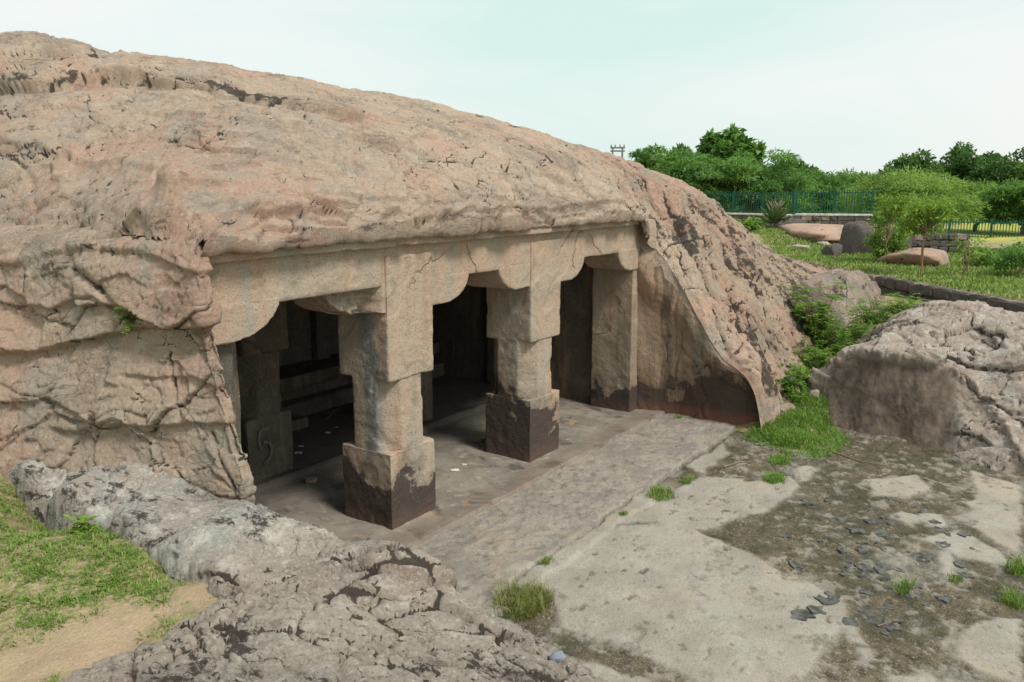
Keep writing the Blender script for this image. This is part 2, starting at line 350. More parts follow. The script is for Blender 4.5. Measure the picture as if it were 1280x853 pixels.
def hill_disp(P, N):
    x, y, z = P[..., 0], P[..., 1], P[..., 2]
    flank = sstep(5.0, 5.5, x)*sstep(2.6, .4, y-.0); left = 0*x
    wv = np.stack([perlin(P*.9, 3), perlin(P*.9, 5), perlin(P*.9, 9)], -1); wf = np.stack([perlin(P*5, 4), perlin(P*5, 6), perlin(P*5, 8)], -1)
    Q = P+.30*wv+.035*wf
    d = .09*perlin(P*.55, 11)+.03*perlin(P*1.3, 12)
    # exfoliation sheets: flat flakes with sharp little scarps
    for f, h, c, sd in ((.8, .035, .06, 21), (1.6, .022, .0, 22), (3.0, .014, .1, 23)):
        n = perlin(Q*np.array([f, f, f*1.5]), sd); d = d+h*sstep(-.010-.004*f, .010+.004*f, n-c)*(1-.5*flank)
    blackening = np.zeros(x.shape)
    # angular joint blocks, open joints between some of them
    for f, amp, ampl, wd, dep, sd in ((.8, .018, .0, .014, .036, 31), (2.2, .010, .0, .026, .022, 32), (6.5, .0045, .0, .045, .009, 33)):
        H, J = facets(Q*np.array([f, f, f*1.55]), sd)
        d = d+H*(amp*(1-.6*flank)+ampl*left)
        n = perlin(P*f*.55, sd+7); msk = sstep(.05, .30, n+.12*left)
        g = np.exp(-(J/wd)**2)*msk; d = d-dep*g*(1+left); blackening = np.maximum(blackening, g*.78)
    # furrowed flank: flutes and splinters run down the fall line
    S = np.stack([x*2.6-y*.9+.5*wv[..., 0], y*.7+z*.9, z*.35], -1)
    d = d+flank*(.055*ridged(S, 4, 51, .6)-.02)
    H, J = facets(S*np.array([2.0, .8, .8])+.1*wf, 55); d = d+flank*(.025*H-.06*np.exp(-(J/.05)**2)); blackening = np.maximum(blackening, flank*.75*np.exp(-(J/.07)**2))
    blackening = np.maximum(blackening, flank*sstep(.2, .5, perlin(np.stack([x*1.4-y*.8, y*.5+z*.6, z*.4], -1), 58))*.6)
    blackening = np.maximum(blackening, flank*sstep(6.3, 8.0, x)*(.46+.5*perlin(S*.6, 60)))
    # weathered grain
    d = d+.006*ridged(P*np.array([9, 9, 13]), 3, 71, .7)+.006*fbm(P*26, 3, 75, .7)
    for pts, wd, dep, cs in GR3:
        dd, dz = line_dist(P+.03*wv+.02*wf, pts); g = np.exp(-(dd/(wd*(1+.6*perlin(P*6, 82))))**2)
        d = d-dep*g; blackening = np.maximum(blackening, cs*sstep(.25, .7, g+.25*perlin(P*7, 83)))
    for pts, dep in LE3:
        dd, dz = line_dist(P+.06*wv+.025*wf, pts)
        d = d-dep*sstep(.012, -.02, dz)*np.exp(-(dd/.28)**2)+dep*.6*sstep(-.01, .015, dz)*np.exp(-(dd/.16)**2)
    # chipped lip along the roof edge
    lip = sstep(.45, .0, np.abs(y-BROW))*sstep(X0-.2, X0+.1, x)*sstep(X1+.2, X1-.2, x)
    H, J = facets(P*np.array([3, 5, 5])+.15*wf, 91); d = d+lip*(.055*H-.02-.03*np.exp(-(J/.06)**2)); blackening = np.maximum(blackening, lip*.5*np.exp(-(J/.05)**2))
    return d, blackening
GR3 = [(np.array([hit_hill(*p) for p in l]), a, b, c) for l, a, b, c in GROOVES]
LE3 = [(np.array([hit_hill(*p) for p in l]), a) for l, a in LEDGES]

gx = spaced([(-5.2, .25), (-2.9, .03), (X0, .012), (-1.2, .012), (2, .016), (X1, .018), (7.5, .022), (10, .04), (13, .05), (17, .25)])
gy = spaced([(-2.9, .12), (-2.1, .022), (-.8, .012), (-.65, .0065), (BROW, .0075), (.6, .014), (2, .022), (3.6, .034), (5.5, .06), (12, .5)])
GXm, GYm = arc_grid(gx, gy, hill_z, [(-2.9, -1.2)])
G = np.stack([GXm, GYm, hill_z(GXm, GYm)], -1)
GN = grid_normals(G)
hd, hcr = hill_disp(G, GN)
hd = hd*(1-.85*np.exp(-((GXm-X1)/.05)**2)*sstep(.1, -.15, GYm))      # the broken rim above the cut is worn smooth
GD = G + GN*hd[..., None]
ix0, ix1, iyb = int(np.argmin(abs(gx-X0))), int(np.argmin(abs(gx-X1))), int(np.argmin(abs(gy-BROW)))
keep = np.ones((len(gx)-1, len(gy)-1), bool); keep[:ix1, :iyb] = False
low = (GD[..., 2] < -.35); low = low[:-1, :-1] & low[1:, 1:]; keep &= ~low
bur = ((GD[..., 2] < 2.6) & (GXm < -1.2) & (GYm < 4.0)) | ((GD[..., 2] < 2.84) & (GXm < -1.90) & (GYm < .8)); keep &= ~(bur[:-1, :-1] & bur[1:, 1:])      # buried behind the jamb block
used = np.zeros(hd.shape, bool)
for a in (0, 1):
    for b in (0, 1): used[a:len(gx)-1+a, b:len(gy)-1+b] |= keep
F = grid_faces(len(gx), len(gy), keep); remap = -np.ones(used.size, int); remap[used.ravel()] = np.arange(used.sum())
hill = link('rock_hill', np_mesh('rock_hill', GD.reshape(-1, 3)[used.ravel()], remap[F], attrs={'blackening': hcr.ravel()[used.ravel()], 'flank': (sstep(5.15, 6.3, GXm)*sstep(2.5, .5, GYm)).ravel()[used.ravel()]}), M['rock'])
tag(hill, 'huge rounded pinkish granite hill with a cave cut into its front', kind='structure')

def strip(name, rows, mat, attrs=None):
    G_ = np.stack(rows, 1); return link(name, np_mesh(name, G_.reshape(-1, 3), grid_faces(*G_.shape[:2]), attrs=attrs), mat, hill)
# under-edge of the roof: lip turning under, then back to the cornice
ixs = int(np.nonzero((GXm[:, iyb] > -1.96) & (GD[:, iyb, 2] > 2.66))[0][0]); edge = GD[ixs:ix1+1, iyb]
rows = [edge]
for t in np.linspace(0, 1, 9)[1:]:
    q = edge.copy(); a = t*math.pi/2
    zl = 2.715+.02*perlin(np.c_[edge[:, 0]*1.3, edge[:, 0]*0, edge[:, 0]*0], 5)+.015*perlin(np.c_[edge[:, 0]*6, edge[:, 0]*0, edge[:, 0]*0], 6)
    q[:, 2] = edge[:, 2]+(zl-edge[:, 2])*math.sin(a); q[:, 1] = edge[:, 1]+.05*(1-math.cos(a))
    q += .02*perlin(q*5, 14)[:, None]*np.array([0, 1, 1])*t; rows.append(q)
for k in range(1, 8):
    q = rows[8].copy(); q[:, 1] += .05*k; q[:, 2] += .004*k; rows.append(q)
strip('roof_soffit', rows[::-1], M['rock'])
# smooth cut side of the forecourt on the right
ny = int(np.argmin(abs(gy+1.95)))
edge = GD[ix1, ny:iyb+1].copy(); NR = 150; rows = []
ey_ = np.linspace(BROW, .40, 31)[1:]; extra = np.stack([np.full(30, X1), ey_, np.interp(ey_, [BROW, .1], [edge[-1, 2], 2.80])], -1)
edge = np.concatenate([edge, extra])
for k in range(NR+1):
    t = k/NR; q = edge.copy(); q[:, 2] = edge[:, 2]*(1-t)+(-.15)*t
    tx = X1+.02+.10*sstep(2.4, .0, q[:, 2])-.16*sstep(-.6, .1, q[:, 1])+.22*sstep(-1.35, -1.95, q[:, 1])-.05*np.sin(np.clip(t/.35, 0, 1)*math.pi)
    q[:, 0] = edge[:, 0]+(tx-edge[:, 0])*sstep(-.05, .22, t)
    bul = .06*perlin(q*np.array([1, 1.6, 1.1]), 15)+.02*perlin(q*np.array([3, 6, 2.5]), 16)+.006*perlin(q*14, 17)
    n = perlin(q*np.array([1, 1.9, .7])+.3*perlin(q*2.5, 19)[:, None], 18); bul -= .018*np.exp(-(n/.05)**2)*sstep(-.1,.2,perlin(q*1.3,20))
    q[:, 0] -= bul*sstep(0, .06, t); rows.append(q)
cf = strip('cut_face', rows, M['cutface']); cf.data.materials.append(M['rock'])
ne = len(edge); KT, JT = np.meshgrid(np.arange(NR)/NR, np.arange(ne-1), indexing='xy'); Pm = np.stack([JT*.06, KT*6, 0*KT], -1)
mi = (KT < .085+.05*perlin(Pm, 27)+.035*perlin(Pm*3.1, 28)).astype(np.int32)
cf.data.polygons.foreach_set('material_index', mi.ravel()); cf.data.update()
# broken block left of the opening: upright slabs, laid out by height and run along its plan contour
zc = [-.3, .3, 1.2, 1.58, 2.05, 2.60, 2.76, 2.86, 2.92]
Cx = [-2.06, -2.05, -2.04, -2.03, -2.02, -2.02, -1.98, -1.85, -1.6]; Cy = [-.95, -.78, -.58, -.44, -.27, -.20, -.14, .0, .3]
dxs = [-.36, -.36, -.33, -.28, -.22, -.16, -.10, .02, .10]
zz_ = np.linspace(-.1, 2.92, 250); su = spaced([(-1.0, .05), (-.25, .012), (.35, .009), (2.2, .014), (4.5, .04)])
SU, ZZ = np.meshgrid(su, zz_, indexing='ij'); cx = np.interp(ZZ, zc, Cx); cy = np.interp(ZZ, zc, Cy); dx_ = np.interp(ZZ, zc, dxs)
sp = np.maximum(SU, 0); sn = np.maximum(-SU, 0); rnd = .07
LX = cx+dx_*sp+.10*(1-np.exp(-sn/.05))+.06*sn-.02*np.exp(-(SU/.06)**2)*0; LY = cy+np.sqrt(sp*sp+rnd*rnd)-rnd+np.sqrt(np.maximum(sn-.10, 0)**2+.03**2)-.03
LG = np.stack([LX, LY, ZZ], -1); LN = -grid_normals(LG)
if LN[len(su)//2, 60, 0] > 0: LN = -LN
P = LG; wv = np.stack([perlin(P*.9, 3), perlin(P*.9, 5), perlin(P*.9, 9)], -1); wf = np.stack([perlin(P*5, 4), perlin(P*5, 6), perlin(P*5, 8)], -1); Q = P+.18*wv+.03*wf
d = .02*perlin(P*.8, 411); cl = np.zeros(SU.shape)
for f, amp, wd, dep, sd in ((.9, .036, .011, .034, 418), (2.0, .022, .018, .022, 413), (5.5, .008, .045, .012, 414)):
    H, J = facets(Q*np.array([f, f, f*1.7]), sd); g = np.exp(-(J/wd)**2)*sstep(-.15, .2, perlin(P*f*.5, sd+9)); d = d+amp*H-dep*g; cl = np.maximum(cl, g*.6)
def hit_block(px, py):
    r = ray(px, py); L3 = LG[SU >= 0]; v = L3-CAM; t = v@r; dist = np.linalg.norm(v-t[:, None]*r, axis=1); return L3[int(np.argmin(dist+.0*t))]
for l, dep in (([(0, 438), (60, 430), (122, 423), (190, 411), (270, 407)], .10), ([(100, 540), (181, 533), (240, 530), (296, 524)], .06), ([(0, 375), (60, 380), (120, 372), (165, 398)], .04), ([(0, 500), (60, 495), (90, 510), (170, 545)], .05), ([(0, 330), (90, 312), (180, 318), (262, 338)], .05), ([(190, 475), (240, 470), (290, 478)], .04)):
    ln = np.array([hit_block(*p) for p in l]); dd, dz = line_dist(P+.05*wv+.02*wf, ln)
    dep *= .6; d = d-dep*sstep(.01, -.015, dz)*np.exp(-(dd/.30)**2)+dep*.5*sstep(-.01, .012, dz)*np.exp(-(dd/.2)**2); cl = np.maximum(cl, .5*np.exp(-(dd/.02)**2)*(dz < .01))
for l, wd, dep in (([(89, 300), (91, 335), (127, 360), (160, 400)], .035, .05), ([(205, 440), (215, 490), (225, 530)], .02, .03), ([(260, 540), (275, 580), (290, 610)], .018, .03), ([(235, 365), (225, 395)], .02, .02), ([(30, 335), (28, 365)], .02, .02)):
    dd, dz = line_dist(P+.03*wv+.015*wf, np.array([hit_block(*p) for p in l])); g = np.exp(-(dd/wd)**2); d = d-dep*g; cl = np.maximum(cl, g*.6)
d += .005*ridged(P*np.array([9, 9, 12]), 3, 71, .7)+.005*fbm(P*26, 3, 75, .7); d *= sstep(-1.0, -.2, SU)
d = np.maximum(d, -.075)
LGD = LG+LN*d[..., None]
F = grid_faces(*SU.shape)
o = link('jamb_block', np_mesh('jamb_block', LGD.reshape(-1, 3), F[:, ::-1], attrs={'blackening': cl}), M['rock'], hill)

# ------------------------------------------------------------------ ground, courtyard
W1, W2 = hitz(1130, 350, 1.05), hitz(1280, 378, 1.05)          # top front line of the low terrace wall
WD = (W2-W1)[:2]/np.linalg.norm((W2-W1)[:2]); WN = np.array([-WD[1], WD[0]])
if WN[0] < 0: WN = -WN
def at(px, py, depth):
    """point at a forward distance (m) along the view"""
    c = np.array([math.cos(YAW), math.sin(YAW), 0]); s_ = depth/(FPX/math.cos(PITCH))
    p = CAM + c*depth + RT*(px-640)*s_; p[2] = CAM[2]-(py-230)*s_; return p
GP = [(-3.2, -.5, 1.08), (-3.6, 1, 1.12), (-3, 1.8, 1.14), (-4, -1.2, 1.07), (-3.2, -1.6, 1.06), (-5, 0, 1.1), (-6, 2, 1.1), (-5.4, -5.1, 1.5), (-4.5, -3.2, 1.3), (-4.4, -2, 1.08), (-7, -3, 1.3), (-4.2, -6.5, 1.4), (-3.2, -8, 1.2), (-3, 4.5, 1.1), (-4, 8, 1.1),
      (5.1, -2.35, .0), (5.7, -2.15, .1), (6.3, -2.0, .24), (7, -1.9, .42), (8, -1.85, .6), (9, -1.9, .78), (10.5, -2, .85), (12, -3, .75), (11, -5, .6), (13, -2.6, .72), (9, -7, .6), (6, -7.5, .2), (5.5, -2.78, -.3), (5.95, -2.72, -.2), (5.6, -3.0, -.32), (5.0, -2.75, -.25), (10.5, -10, .8), (5, -10.5, .5), (0, -11, .6), (-3, -10.5, 1.1), (14, 6, 1.0), (0, 14, 1.1), (8, 12, 1.0), (-8, 9, 1.1), (-10, -8, 1.3), (4, -14, .9)]
for x in (-1.6, 0, 1.5, 3, 4.3):
    for y in (.8, -.8, -1.8, -3, -4.5, -6, -8): GP.append((x, y, -.32))
GP += [(4.7, -2.9, -.32), (5.2, -3.6, -.32), (5.2, -5, -.3), (-1.6, -9, -.2), (2, 3, -.3), (4, 3, -.3)]
GPA = np.array(GP)
def ground_z(x, y):
    num = 0; den = 0
    for p in GPA:
        wgt = 1/(((x-p[0])**2+(y-p[1])**2)**2+.002); num = num+wgt*p[2]; den = den+wgt
    z = num/den
    P = np.stack([x, y, 0*x], -1)
    z = z + .05*perlin(P*.5, 101)+.02*perlin(P*2.1, 102)+.008*perlin(P*8, 103)
    sd = (x-W1[0])*WN[0]+(y-W1[1])*WN[1]
    dep = (x-CAM[0])*math.cos(YAW)+(y-CAM[1])*math.sin(YAW)
    ter = 1.04+.10*perlin(P*.22, 105)*sstep(1, 5, sd)+.025*perlin(P*1.3, 106)+.45*np.exp(-(((x-27)/4.0)**2+((y-4.6)/1.7)**2))
    ter = ter + sstep(34, 38, dep)*(.55-ter)
    m = sstep(.02, .22, sd)*sstep(11.5, 13.0, x)
    far = sstep(16, 22, np.hypot(x, y+2)); z = z+(1.0-z)*far*(1-m)
    return z*(1-m)+ter*m
ga = spaced([(-1200, 300), (-40, 8), (-8, .2), (-4.6, .03), (-2.6, .03), (-1.5, .12), (4.5, .1), (5, .035), (9.5, .04), (17, .12), (36, .3), (60, 4), (1200, 300)])
gb = spaced([(-1200, 300), (-40, 8), (-9, .3), (-3, .09), (-2.6, .03), (3, .035), (6, .3), (24, .6), (60, 6), (1200, 300)])
A, B = np.meshgrid(ga, gb, indexing='ij'); Zg = ground_z(A, B)
def grass_cover(x, y):
    """0 bare soil .. 1 turf: patchy lawn on the left bank, terrace turf, gully"""
    P = np.stack([x, y, 0*x], -1); n = fbm(P*1.5, 4, 111)
    soil = sstep(.18, .42, np.hypot(0, 0)+0*x)
    # bare sandy strip along the foreground rock
    sx, sy = hitz(250, 745, 1.06)[:2]; ex, ey = hitz(0, 845, 1.06)[:2]
    t = ((x-sx)*(ex-sx)+(y-sy)*(ey-sy))/((ex-sx)**2+(ey-sy)**2); q = np.hypot(x-sx-t*(ex-sx), y-sy-t*(ey-sy))
    bank = (x < -2.3) & (y < 4)
    left = sstep(.06, .40, q+.22*n)*sstep(-.6, .12, n+.2)
    sdw = (x-W1[0])*WN[0]+(y-W1[1])*WN[1]
    return np.where(bank, left, np.where((x > 4) & (x < 12), 1.0, np.clip(.75+.5*n, 0, 1)))
gm = NT('ground_soil'); tf = gm.attr('turf')
c = gm.mix(gm.ramp(gm.noise(3, 6, .6), .4, .65), (.44, .32, .21), (.33, .235, .155))
c = gm.mix(gm.math('MULTIPLY', gm.ramp(gm.noise(80, 3, .6), .55, .7), .6), c, (.20, .15, .10)); c = gm.mix(gm.math('MULTIPLY', gm.ramp(gm.noise(55, 2), .42, .3), .5), c, (.58, .47, .36))
g2 = gm.mix(gm.ramp(gm.noise(9, 5, .65), .38, .62), (.10, .16, .03), (.19, .21, .06)); g2 = gm.mix(gm.math('MULTIPLY', gm.ramp(gm.noise(.35, 4, .6), .45, .65), .5), g2, (.19, .21, .055))
fx_ = gm.sep(); yel = gm.math('MULTIPLY', gm.math('MULTIPLY', gm.ramp(fx_[0], 29, 34), gm.ramp(fx_[1], 3, 1)), .85); g2 = gm.mix(yel, g2, (.36, .36, .06))
c = gm.mix(gm.math('MULTIPLY', tf, gm.ramp(gm.noise(26, 5, .7), .40, .60)), c, g2)
c = gm.mix(yel, c, gm.mix(gm.ramp(gm.noise(1.2, 5, .65), .4, .6), (.30, .33, .05), (.42, .40, .07)))
M['soil'] = gm.done(c, .95, gm.bump(gm.noise(35, 6, .7), .7, .04))
turf = grass_cover(A, B)
gnd = link('ground', np_mesh('ground', np.stack([A, B, Zg], -1).reshape(-1, 3), grid_faces(*A.shape), attrs={'turf': turf}), M['soil'])
tag(gnd, 'sandy soil and turf around the granite', kind='structure')

def wpoly(px, z=0.0): return [tuple(hitz(a, b, z)[:2]) for a, b in px]
SLABS = [wpoly(p) for p in ([(632, 705), (700, 680), (780, 648), (850, 645), (930, 678), (1000, 712), (1060, 745), (1062, 770), (1035, 800), (1010, 840), (960, 853), (900, 853), (850, 835), (790, 800), (745, 790), (700, 770), (690, 735)],
   [(740, 655), (830, 608), (880, 588), (935, 590), (950, 612), (935, 635), (900, 650), (850, 655), (800, 645)], [(855, 575), (905, 548), (912, 560), (880, 585)], [(900, 600), (985, 585), (1000, 600), (960, 630), (930, 640)],
   [(1085, 592), (1150, 585), (1165, 603), (1140, 615), (1090, 612)], [(985, 578), (1015, 574), (1022, 590), (995, 596)], [(1215, 580), (1280, 600), (1280, 690), (1240, 670), (1195, 640), (1215, 615)], [(1145, 632), (1180, 636), (1190, 652), (1155, 650)], [(1110, 640), (1128, 630), (1160, 640), (1140, 650)],
   [(1195, 775), (1240, 758), (1280, 762), (1280, 845), (1235, 830), (1200, 810)], [(1112, 830), (1165, 824), (1185, 853), (1110, 853)], [(1052, 765), (1078, 765), (1084, 795), (1060, 790)], [(1070, 795), (1090, 798), (1090, 815), (1072, 812)], [(1170, 680), (1192, 678), (1200, 720), (1175, 715)], [(1150, 665), (1200, 655), (1260, 690), (1280, 705), (1200, 690)],
   [(1180, 765), (1196, 768), (1192, 800), (1182, 795)], [(690, 810), (760, 825), (830, 845), (860, 900), (720, 900), (660, 840)], [(1020, 845), (1060, 838), (1090, 880), (1020, 880)])]
fxs = spaced([(-2.4, .06), (-1.2, .02), (5.6, .02), (6.6, .05), (9, .3)]); fys = spaced([(-8.5, .25), (-5.2, .025), (-1.7, .017), (-.36, .017)])
A, B = np.meshgrid(fxs, fys, indexing='ij'); P2 = np.stack([A, B, 0*A], -1)
wx = .06*perlin(P2*3, 121)+.03*perlin(P2*9, 122)+.015*perlin(P2*24, 120); wy = .06*perlin(P2*3, 123)+.03*perlin(P2*9, 124)+.015*perlin(P2*24, 119)
pale = np.zeros(A.shape)
for pl in SLABS:
    pale = np.maximum(pale, sstep(.035, -.045, poly_sd(A+wx, B+wy, pl)))
pits = .7*sstep(.56, .68, fbm(P2*np.array([6,9,6]), 5, 125, .62))*sstep(-.6, .3, perlin(P2*1.0, 126)+.1); pale = pale*(1-pits*.9)
scat = sstep(.28, .5, fbm(P2*7.5, 5, 127, .65)+.3*perlin(P2*.9, 128)); pale = np.maximum(pale, scat*.7*sstep(-1.5, -1.8, B))   # small bare spots in the dirt
strip_m = sstep(-1.46, -1.43, B+wy*.8+.03*perlin(P2*1.2, 129)); kerb = sstep(-1.66, -1.63, B+wy*.8+.04*perlin(P2*.8, 130))*(1-strip_m)*sstep(3.2, 2.2, A)*sstep(-.9, -.5, A)
dirt = (1-pale)*(1-strip_m)*(1-kerb)
rough_s = .010*ridged(P2*4, 4, 131)+.004*fbm(P2*18, 3, 135)
zf = strip_m*(-.05+rough_s*1.2) + kerb*(-.045+rough_s*.4)+(1-strip_m)*(1-kerb)*(pale*(-.070+.4*rough_s)+(1-pale)*(-.094+1.3*rough_s+.012*fbm(P2*9, 3, 137)))
crk = np.exp(-((B+1.45+wy*.8+.03*perlin(P2*1.2, 129))/.016)**2)*sstep(-.6, -.3, A); zf -= .035*crk
zf += .02*perlin(P2*.5, 139)
moss = np.clip(dirt*sstep(-.25, .2, fbm(P2*1.2, 4, 141)+.25*np.exp(-((A-2.6)**2+(B+3.0)**2)/1.6)+.22*np.exp(-((A+.4)**2+(B+2.2)**2)/.5))+crk*.8, 0, 1)
flx, fly = hitz(1110, 700, 0)[:2]
tanp = .32*strip_m*sstep(.22, .6, fbm(P2*2.4, 5, 143, .6)-.1+.25*np.exp(-((A-1.2)**2/1.2+(B+.8)**2/.1)))
fm = NT('courtyard_rock')
pa, di, mo, tn, kb = fm.attr('pale'), fm.attr('dirt'), fm.attr('moss'), fm.attr('tan'), fm.attr('kerb')
spk = fm.noise(85, 3, .6); n1 = fm.noise(2.2, 6, .65, .4); n2 = fm.noise(12, 5, .65, .4)
c = fm.mix(fm.ramp(n1, .38, .62), (.235, .208, .182), (.315, .28, .24)); c = fm.mix(fm.ramp(n2, .5, .68), c, (.165, .145, .125))
c = fm.mix(tn, c, fm.mix(fm.ramp(n2, .4, .6), (.42, .31, .19), (.36, .29, .21)))
pc = fm.mix(fm.ramp(n1, .36, .64), (.36, .33, .285), (.29, .26, .22)); pc = fm.mix(fm.math('MULTIPLY', fm.ramp(n2, .54, .7), .7), pc, (.25, .23, .195)); pc = fm.mix(fm.math('MULTIPLY', fm.ramp(fm.noise(.8, 5, .65), .5, .66), .6), pc, (.40, .32, .235)); pc = fm.mix(fm.math('MULTIPLY', fm.ramp(fm.noise(3.1, 7, .72, .3), .56, .68), .75), pc, (.14, .125, .10))
c = fm.mix(fm.math('MAXIMUM', pa, kb), c, pc)
dc = fm.mix(fm.ramp(n1, .38, .6), (.095, .075, .046), (.155, .12, .075)); dc = fm.mix(fm.ramp(n2, .5, .62), dc, (.05, .044, .03)); dc = fm.mix(fm.math('MULTIPLY', fm.ramp(fm.noise(34, 4, .7), .56, .66), .8), dc, (.30, .26, .20))
dc = fm.mix(fm.math('MULTIPLY', fm.ramp(fm.noise(1.6, 7, .7, .3), .50, .60), .75), dc, fm.mix(fm.ramp(n2, .4, .6), (.27, .25, .215), (.19, .175, .15)))
c = fm.mix(di, c, dc)
c = fm.mix(fm.math('MULTIPLY', fm.math('MULTIPLY', mo, fm.ramp(fm.noise(2.2, 6, .7, .4), .42, .56)), .9), c, fm.mix(fm.ramp(n2, .42, .6), (.035, .034, .024), (.075, .068, .03)))
c = fm.mix(fm.math('MULTIPLY', fm.ramp(spk, .56, .68), .5), c, (.06, .055, .05)); c = fm.mix(fm.math('MULTIPLY', fm.ramp(spk, .42, .3), .4), c, (.55, .5, .44))
wet = fm.math('MULTIPLY', mo, fm.ramp(fm.noise(1.3, 3), .5, .6)); ro = fm.math('SUBTRACT', .9, fm.math('MULTIPLY', wet, .5))
h = fm.math('ADD', fm.noise(16, 7, .7, .4), fm.math('MULTIPLY', fm.noise(60, 5, .7), .5))
M['floor'] = fm.done(c, ro, fm.bump(h, .55, .03))
court = link('courtyard', np_mesh('courtyard', np.stack([A, B, zf], -1).reshape(-1, 3), grid_faces(*A.shape), attrs={'pale': pale, 'dirt': dirt, 'moss': moss, 'tan': tanp, 'kerb': kerb}), M['floor'])
tag(court, 'flat worn bedrock floor of the forecourt with dirt filled hollows', kind='structure')
def court_z(x, y):
    i = int(np.clip(np.searchsorted(fxs, x), 0, len(fxs)-1)); j = int(np.clip(np.searchsorted(fys, y), 0, len(fys)-1)); return float(zf[i, j])

# ------------------------------------------------------------------ cave temple cut into the hill
def remeshed(name, bm, voxel, mat, parent, amp=.004, freq=9, big=.0, world=(0, 0, 0), hook=None):
    me = bpy.data.meshes.new(name+'_src'); bm.to_mesh(me); bm.free()
    o = bpy.data.objects.new('tmp', me); COL.objects.link(o); md = o.modifiers.new('r', 'REMESH'); md.mode = 'VOXEL'; md.voxel_size = voxel
    dg = bpy.context.evaluated_depsgraph_get(); m2 = bpy.data.meshes.new_from_object(o.evaluated_get(dg)); bpy.data.objects.remove(o); bpy.data.meshes.remove(me)
    n = len(m2.vertices); V = np.empty(n*3, np.float32); m2.vertices.foreach_get('co', V); V = V.reshape(-1, 3)
    N = np.empty(n*3, np.float32); m2.vertices.foreach_get('normal', N); N = N.reshape(-1, 3)
    Pw = V+np.array(world); d = amp*fbm(Pw*freq, 3, 151, .6)+big*perlin(Pw*1.5, 155)
    n_ = perlin(Pw*3.1, 158); d -= amp*2.2*sstep(.25, .45, n_)          # spalled patches
    V = V+N*d[:, None]
    if hook is not None: V = hook(V, N)
    m2.vertices.foreach_set('co', V.ravel().astype(np.float32)); m2.name = name; m2.materials.clear()
    m2.polygons.foreach_set('use_smooth', np.full(len(m2.polygons), True)); m2.update()
    return link(name, m2, mat, parent)
def bm_box(x0, x1, y0, y1, z0, z1, bm=None):
    bm = bm or bmesh.new(); v = [bm.verts.new(p) for p in ((x0, y0, z0), (x1, y0, z0), (x1, y1, z0), (x0, y1, z0), (x0, y0, z1), (x1, y0, z1), (x1, y1, z1), (x0, y1, z1))]
    for f in ((3, 2, 1, 0), (4, 5, 6, 7), (0, 1, 5, 4), (1, 2, 6, 5), (2, 3, 7, 6), (3, 0, 4, 7)): bm.faces.new([v[i] for i in f])
    return bm
def bm_prism(poly, a, b, axis='z', bm=None):
    bm = bm or bmesh.new()
    def P(u, v, t): return (u, v, t) if axis == 'z' else (u, t, v)
    lo = [bm.verts.new(P(u, v, a)) for u, v in poly]; hi = [bm.verts.new(P(u, v, b)) for u, v in poly]; n = len(poly)
    f1 = bm.faces.new(lo); f2 = bm.faces.new(hi)
    for i in range(n): bm.faces.new((lo[i], lo[(i+1) % n], hi[(i+1) % n], hi[i]))
    bmesh.ops.recalc_face_normals(bm, faces=bm.faces[:]); return bm
temple = empty('cave_temple', (1.7, 0, 0)); tag(temple, 'rock-cut cave temple with two square granite pillars under the hill', 'cave temple')
def child(o, px=0, py=0, pz=0):
    o.location = (px, py, pz); return o
def pillar(x, y, wdt, mat, voxel, label, rough_left=False, corbel=True, top=2.08):
    e = empty('pillar', (x-1.7, y, 0)); e.parent = temple; e['label'] = label; wr = (x, y, 0)
    remeshed('base_block', bm_box(0, wdt, 0, wdt, -.08, .74), voxel, mat, e, .005, 8, .006, wr)
    i, ch = .004, .17; q = wdt-i
    remeshed('shaft', bm_prism([(i+ch, i), (q-ch, i), (q, i+ch), (q, q-ch), (q-ch, q), (i+ch, q), (i, q-ch), (i, i+ch)], .69, 1.47), voxel, mat, e, .005, 8, .005, wr)
    remeshed('upper_block', bm_box(.004, wdt-.004, -.010 if corbel else .004, wdt-.004, 1.42, 2.57), voxel, mat, e, .005, 8, .006, wr)
    if corbel:
        prof = [(.3, 2.34), (.3, 2.055), (wdt+.28, 2.055), (wdt+.40, 2.09), (wdt+.50, 2.15), (wdt+.565, 2.23), (wdt+.59, 2.30), (wdt+.59, 2.34)]
        def arm(sx): return [(wdt/2+sx*(p[0]-wdt/2), p[1]) for p in prof]
        prof[0] = prof[1] = None; prof[0] = (wdt/2-.01, 2.34); prof[1] = (wdt/2-.01, 2.055)
        b = bm_prism(arm(1), .008, wdt-.01, 'y')
        remeshed('bracket', b, voxel, M['carved'], e, .004, 8, .004, wr)
        def brk(V, N):
            if not rough_left: return V
            dd = ridged(V*5+np.array(wr), 4, 161, .6); f = sstep(.35, .18, V[:, 1])*sstep(-.02, -.12, V[:, 0]-.0)
            V = V.copy(); V[:, 1] += f*(.10+.06*dd); V[:, 2] += f*.03*dd; return V
        remeshed('bracket', bm_prism(arm(-1), .008, wdt-.01, 'y'), voxel, M['carved'], e, .004, 8, .004, wr, brk)
    return e
pillar(0.0, 0, .64, M['carved_seep'], .014, 'front pillar with a broken left bracket and pale grey run-off streak', True)
pillar(2.34, 0, .64, M['carved_stain'], .016, 'front pillar with intact brackets and chipped front edge')
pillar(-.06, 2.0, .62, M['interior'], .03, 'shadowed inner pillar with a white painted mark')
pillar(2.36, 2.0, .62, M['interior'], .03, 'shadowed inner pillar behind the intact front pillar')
PIL3 = [o for o in temple.children if o.get('label', '').startswith('shadowed inner pillar with')][0]
M['chalk'] = NT('old_whitewash').done((.17, .16, .14), .9)
